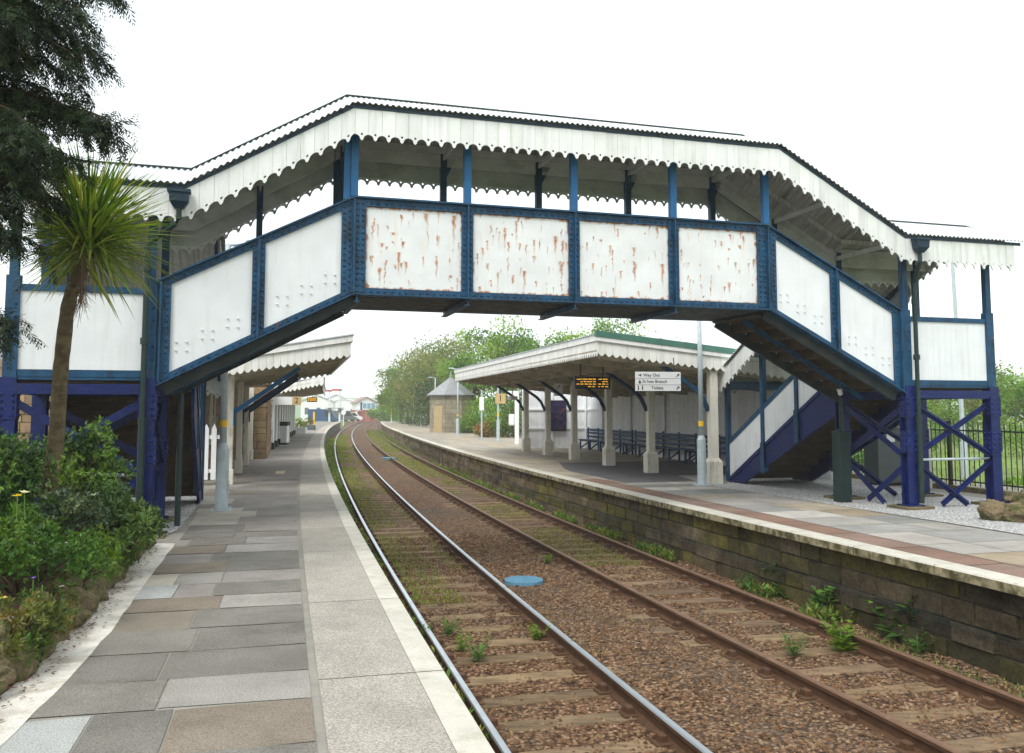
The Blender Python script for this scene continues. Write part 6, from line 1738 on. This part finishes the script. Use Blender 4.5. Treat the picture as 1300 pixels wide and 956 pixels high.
WD = [S(84, 124, 52), S(104, 142, 60), S(66, 104, 46)]; WY = [S(120, 150, 44), S(104, 134, 44)]
for k, (px, py, s, c, kd, lb) in enumerate(((1000, 762, .26, WD, 0, 'broad-leaved glossy weed at the wall foot below the pale coping'), (1048, 782, .28, WD, 0, 'dark leafy weed between the wall and the right rail'), (1080, 775, .26, WD, 0, 'upright dark weed close to the wall stones'), (1092, 796, .20, WY, 1, 'grassy lime tuft beside the outer right rail'), (1150, 815, .34, WD, 0, 'large leafy weed at the wall foot near the right edge'), (1165, 830, .22, WD, 1, 'bushy weed next to the large leafy weed'), (1205, 825, .34, WD, 0, 'tall weed with narrow leaves nearest the right edge of the wall'), (1255, 852, .18, WD, 0, 'small flat weed at the bottom right'), (1117, 795, .18, WY, 0, 'pale weed by the wall between dark weeds'),
        (606, 838, .20, WD, 1, 'leafy green weed between the sleepers at the bottom'), (570, 806, .18, WD, 1, 'feathery weed inside the left rail'), (585, 826, .16, WY, 1, 'small weed beside the leafy one between sleepers'), (682, 812, .12, WY, 0, 'tiny weed against the inner left track rail'), (1008, 832, .22, WD, 1, 'weed between the sleepers of the right track'), (1068, 826, .18, WY, 0, 'thin yellow-green weed inside the outer right rail'), (945, 750, .20, WD, 1, 'low weed on the sleepers left of the broad-leaved weed'), (538, 812, .18, WD, 1, 'weed between the platform edge and the left rail'), (695, 715, .12, WY, 0, 'weed right of the blue cover'), (960, 745, .18, WD, 0, 'clump of leaves along the wall foot'), (900, 722, .20, WD, 0, 'leafy clump under the yellow lichen'), (855, 690, .22, WD, 0, 'pale leafy weed climbing the wall foot'), (800, 668, .24, WD, 0, 'tall weed near the drain hole of the wall'))):
    weed(lb, tk(px, py), s * (3.0 if kd == 0 and px > 990 else 2.2 if kd == 0 else 1.9), k + 5, c, kd)
# meadow grass beyond the railing
m = MB(); r = random.Random(8)
for k in range(5200):
    Y = r.uniform(13, 60); o = 7.2 + r.random() * (4 + Y * .5); p = ER(Y, o, -.08 - (o - 9) * .006); s = 1 + Y / 40
    blades(m, p, r, .16 * s, .014 * s, [S(128, 140, 70), S(110, 130, 60), S(146, 148, 84)], 2, .06)
m.build('meadow_grass', mLEAF, fix=False, kind='stuff')
# low leafy growth along the foot of the wall
r = random.Random(91); m = MB()
for k in range(2100):
    Y = 9 + 34 * r.random() ** 1.3; o = ro(Y) - .02 - abs(r.gauss(0, .10)); p = off(XR, Y, o, -1.09)
    if mnoise.noise((Y * .75, 0, 3)) < (-.06 if Y > 16 else .10): continue
    c0 = r.choice(WD + WC)
    for j in range(5):
        d = Vector((r.gauss(0, .6), r.gauss(0, .6), r.uniform(.2, 1.2))).normalized(); q = p + Vector((r.gauss(0, .03), r.gauss(0, .05), r.uniform(0, .16)))
        leaf(m, q, d, Vector((0, 0, 1)), r.uniform(.06, .13), r.uniform(.025, .05), vary(c0, r, .2), .15)
for k in range(1900):
    Y = 7.5 + 55 * r.random() ** 1.5; p = off(XL, Y, -.7525 - r.uniform(.09, .45), -1.09)
    if mnoise.noise((Y * .6, 3, 3)) < -.2: continue
    c0 = r.choice(WD + WC); g_ = 1 + max(0, Y - 20) / 60
    for j in range(5):
        d = Vector((r.gauss(0, .6), r.gauss(0, .6), r.uniform(.3, 1.3))).normalized(); q = p + Vector((r.gauss(0, .03), r.gauss(0, .05), r.uniform(0, .12)))
        leaf(m, q, d, Vector((0, 0, 1)), r.uniform(.05, .12) * g_, r.uniform(.02, .04) * g_, vary(c0, r, .2), .15)
m.build('undergrowth', mLEAF, fix=False, kind='stuff')

# ground cover creeping over the edging stones of the bed
r = random.Random(17); m = MB()
for k in range(1500):
    Y = r.uniform(3.2, 11.0); x = bedline(Y) - .02 - abs(r.gauss(0, .20)); z = .05 + .30 * (1 - math.exp(-(bedline(Y) - x) * 3.5)) + r.uniform(0, .12)
    if mnoise.noise((Y * 1.1, x * .8, 8)) < -.05: continue
    c0 = r.choice(G3 + G2 + [S(110, 108, 50)]); ax = Vector((r.uniform(.1, .9), r.gauss(0, .3), r.uniform(.2, 1))).normalized()
    for j in range(7):
        d = (ax + rdir(r) * .9).normalized(); leaf(m, Vector((x, Y, z)) + rdir(r) * .04, d, Vector((0, 0, 1)), r.uniform(.025, .055), r.uniform(.012, .026), vary(c0, r, .25), .15)
m.build('ground_cover', mLEAF, fix=False, kind='stuff')
# ---------------------------------------------------------------- pale air
m = MB(); m.rng(-720, 720, -320, 820, -2.6, 48)
hz = m.build('haze', None or mSIGNW, kind='stuff')
hz.data.materials.clear()
hm = bpy.data.materials.new('pale_air'); hm.use_nodes = True; hn = hm.node_tree
hn.nodes.remove(hn.nodes['Principled BSDF'])
pv = hn.nodes.new('ShaderNodeVolumePrincipled'); pv.inputs['Color'].default_value = (1, 1, 1, 1); pv.inputs['Density'].default_value = .0008; pv.inputs['Anisotropy'].default_value = 0
hn.links.new(pv.outputs[0], hn.nodes['Material Output'].inputs['Volume']); hz.data.materials.append(hm)
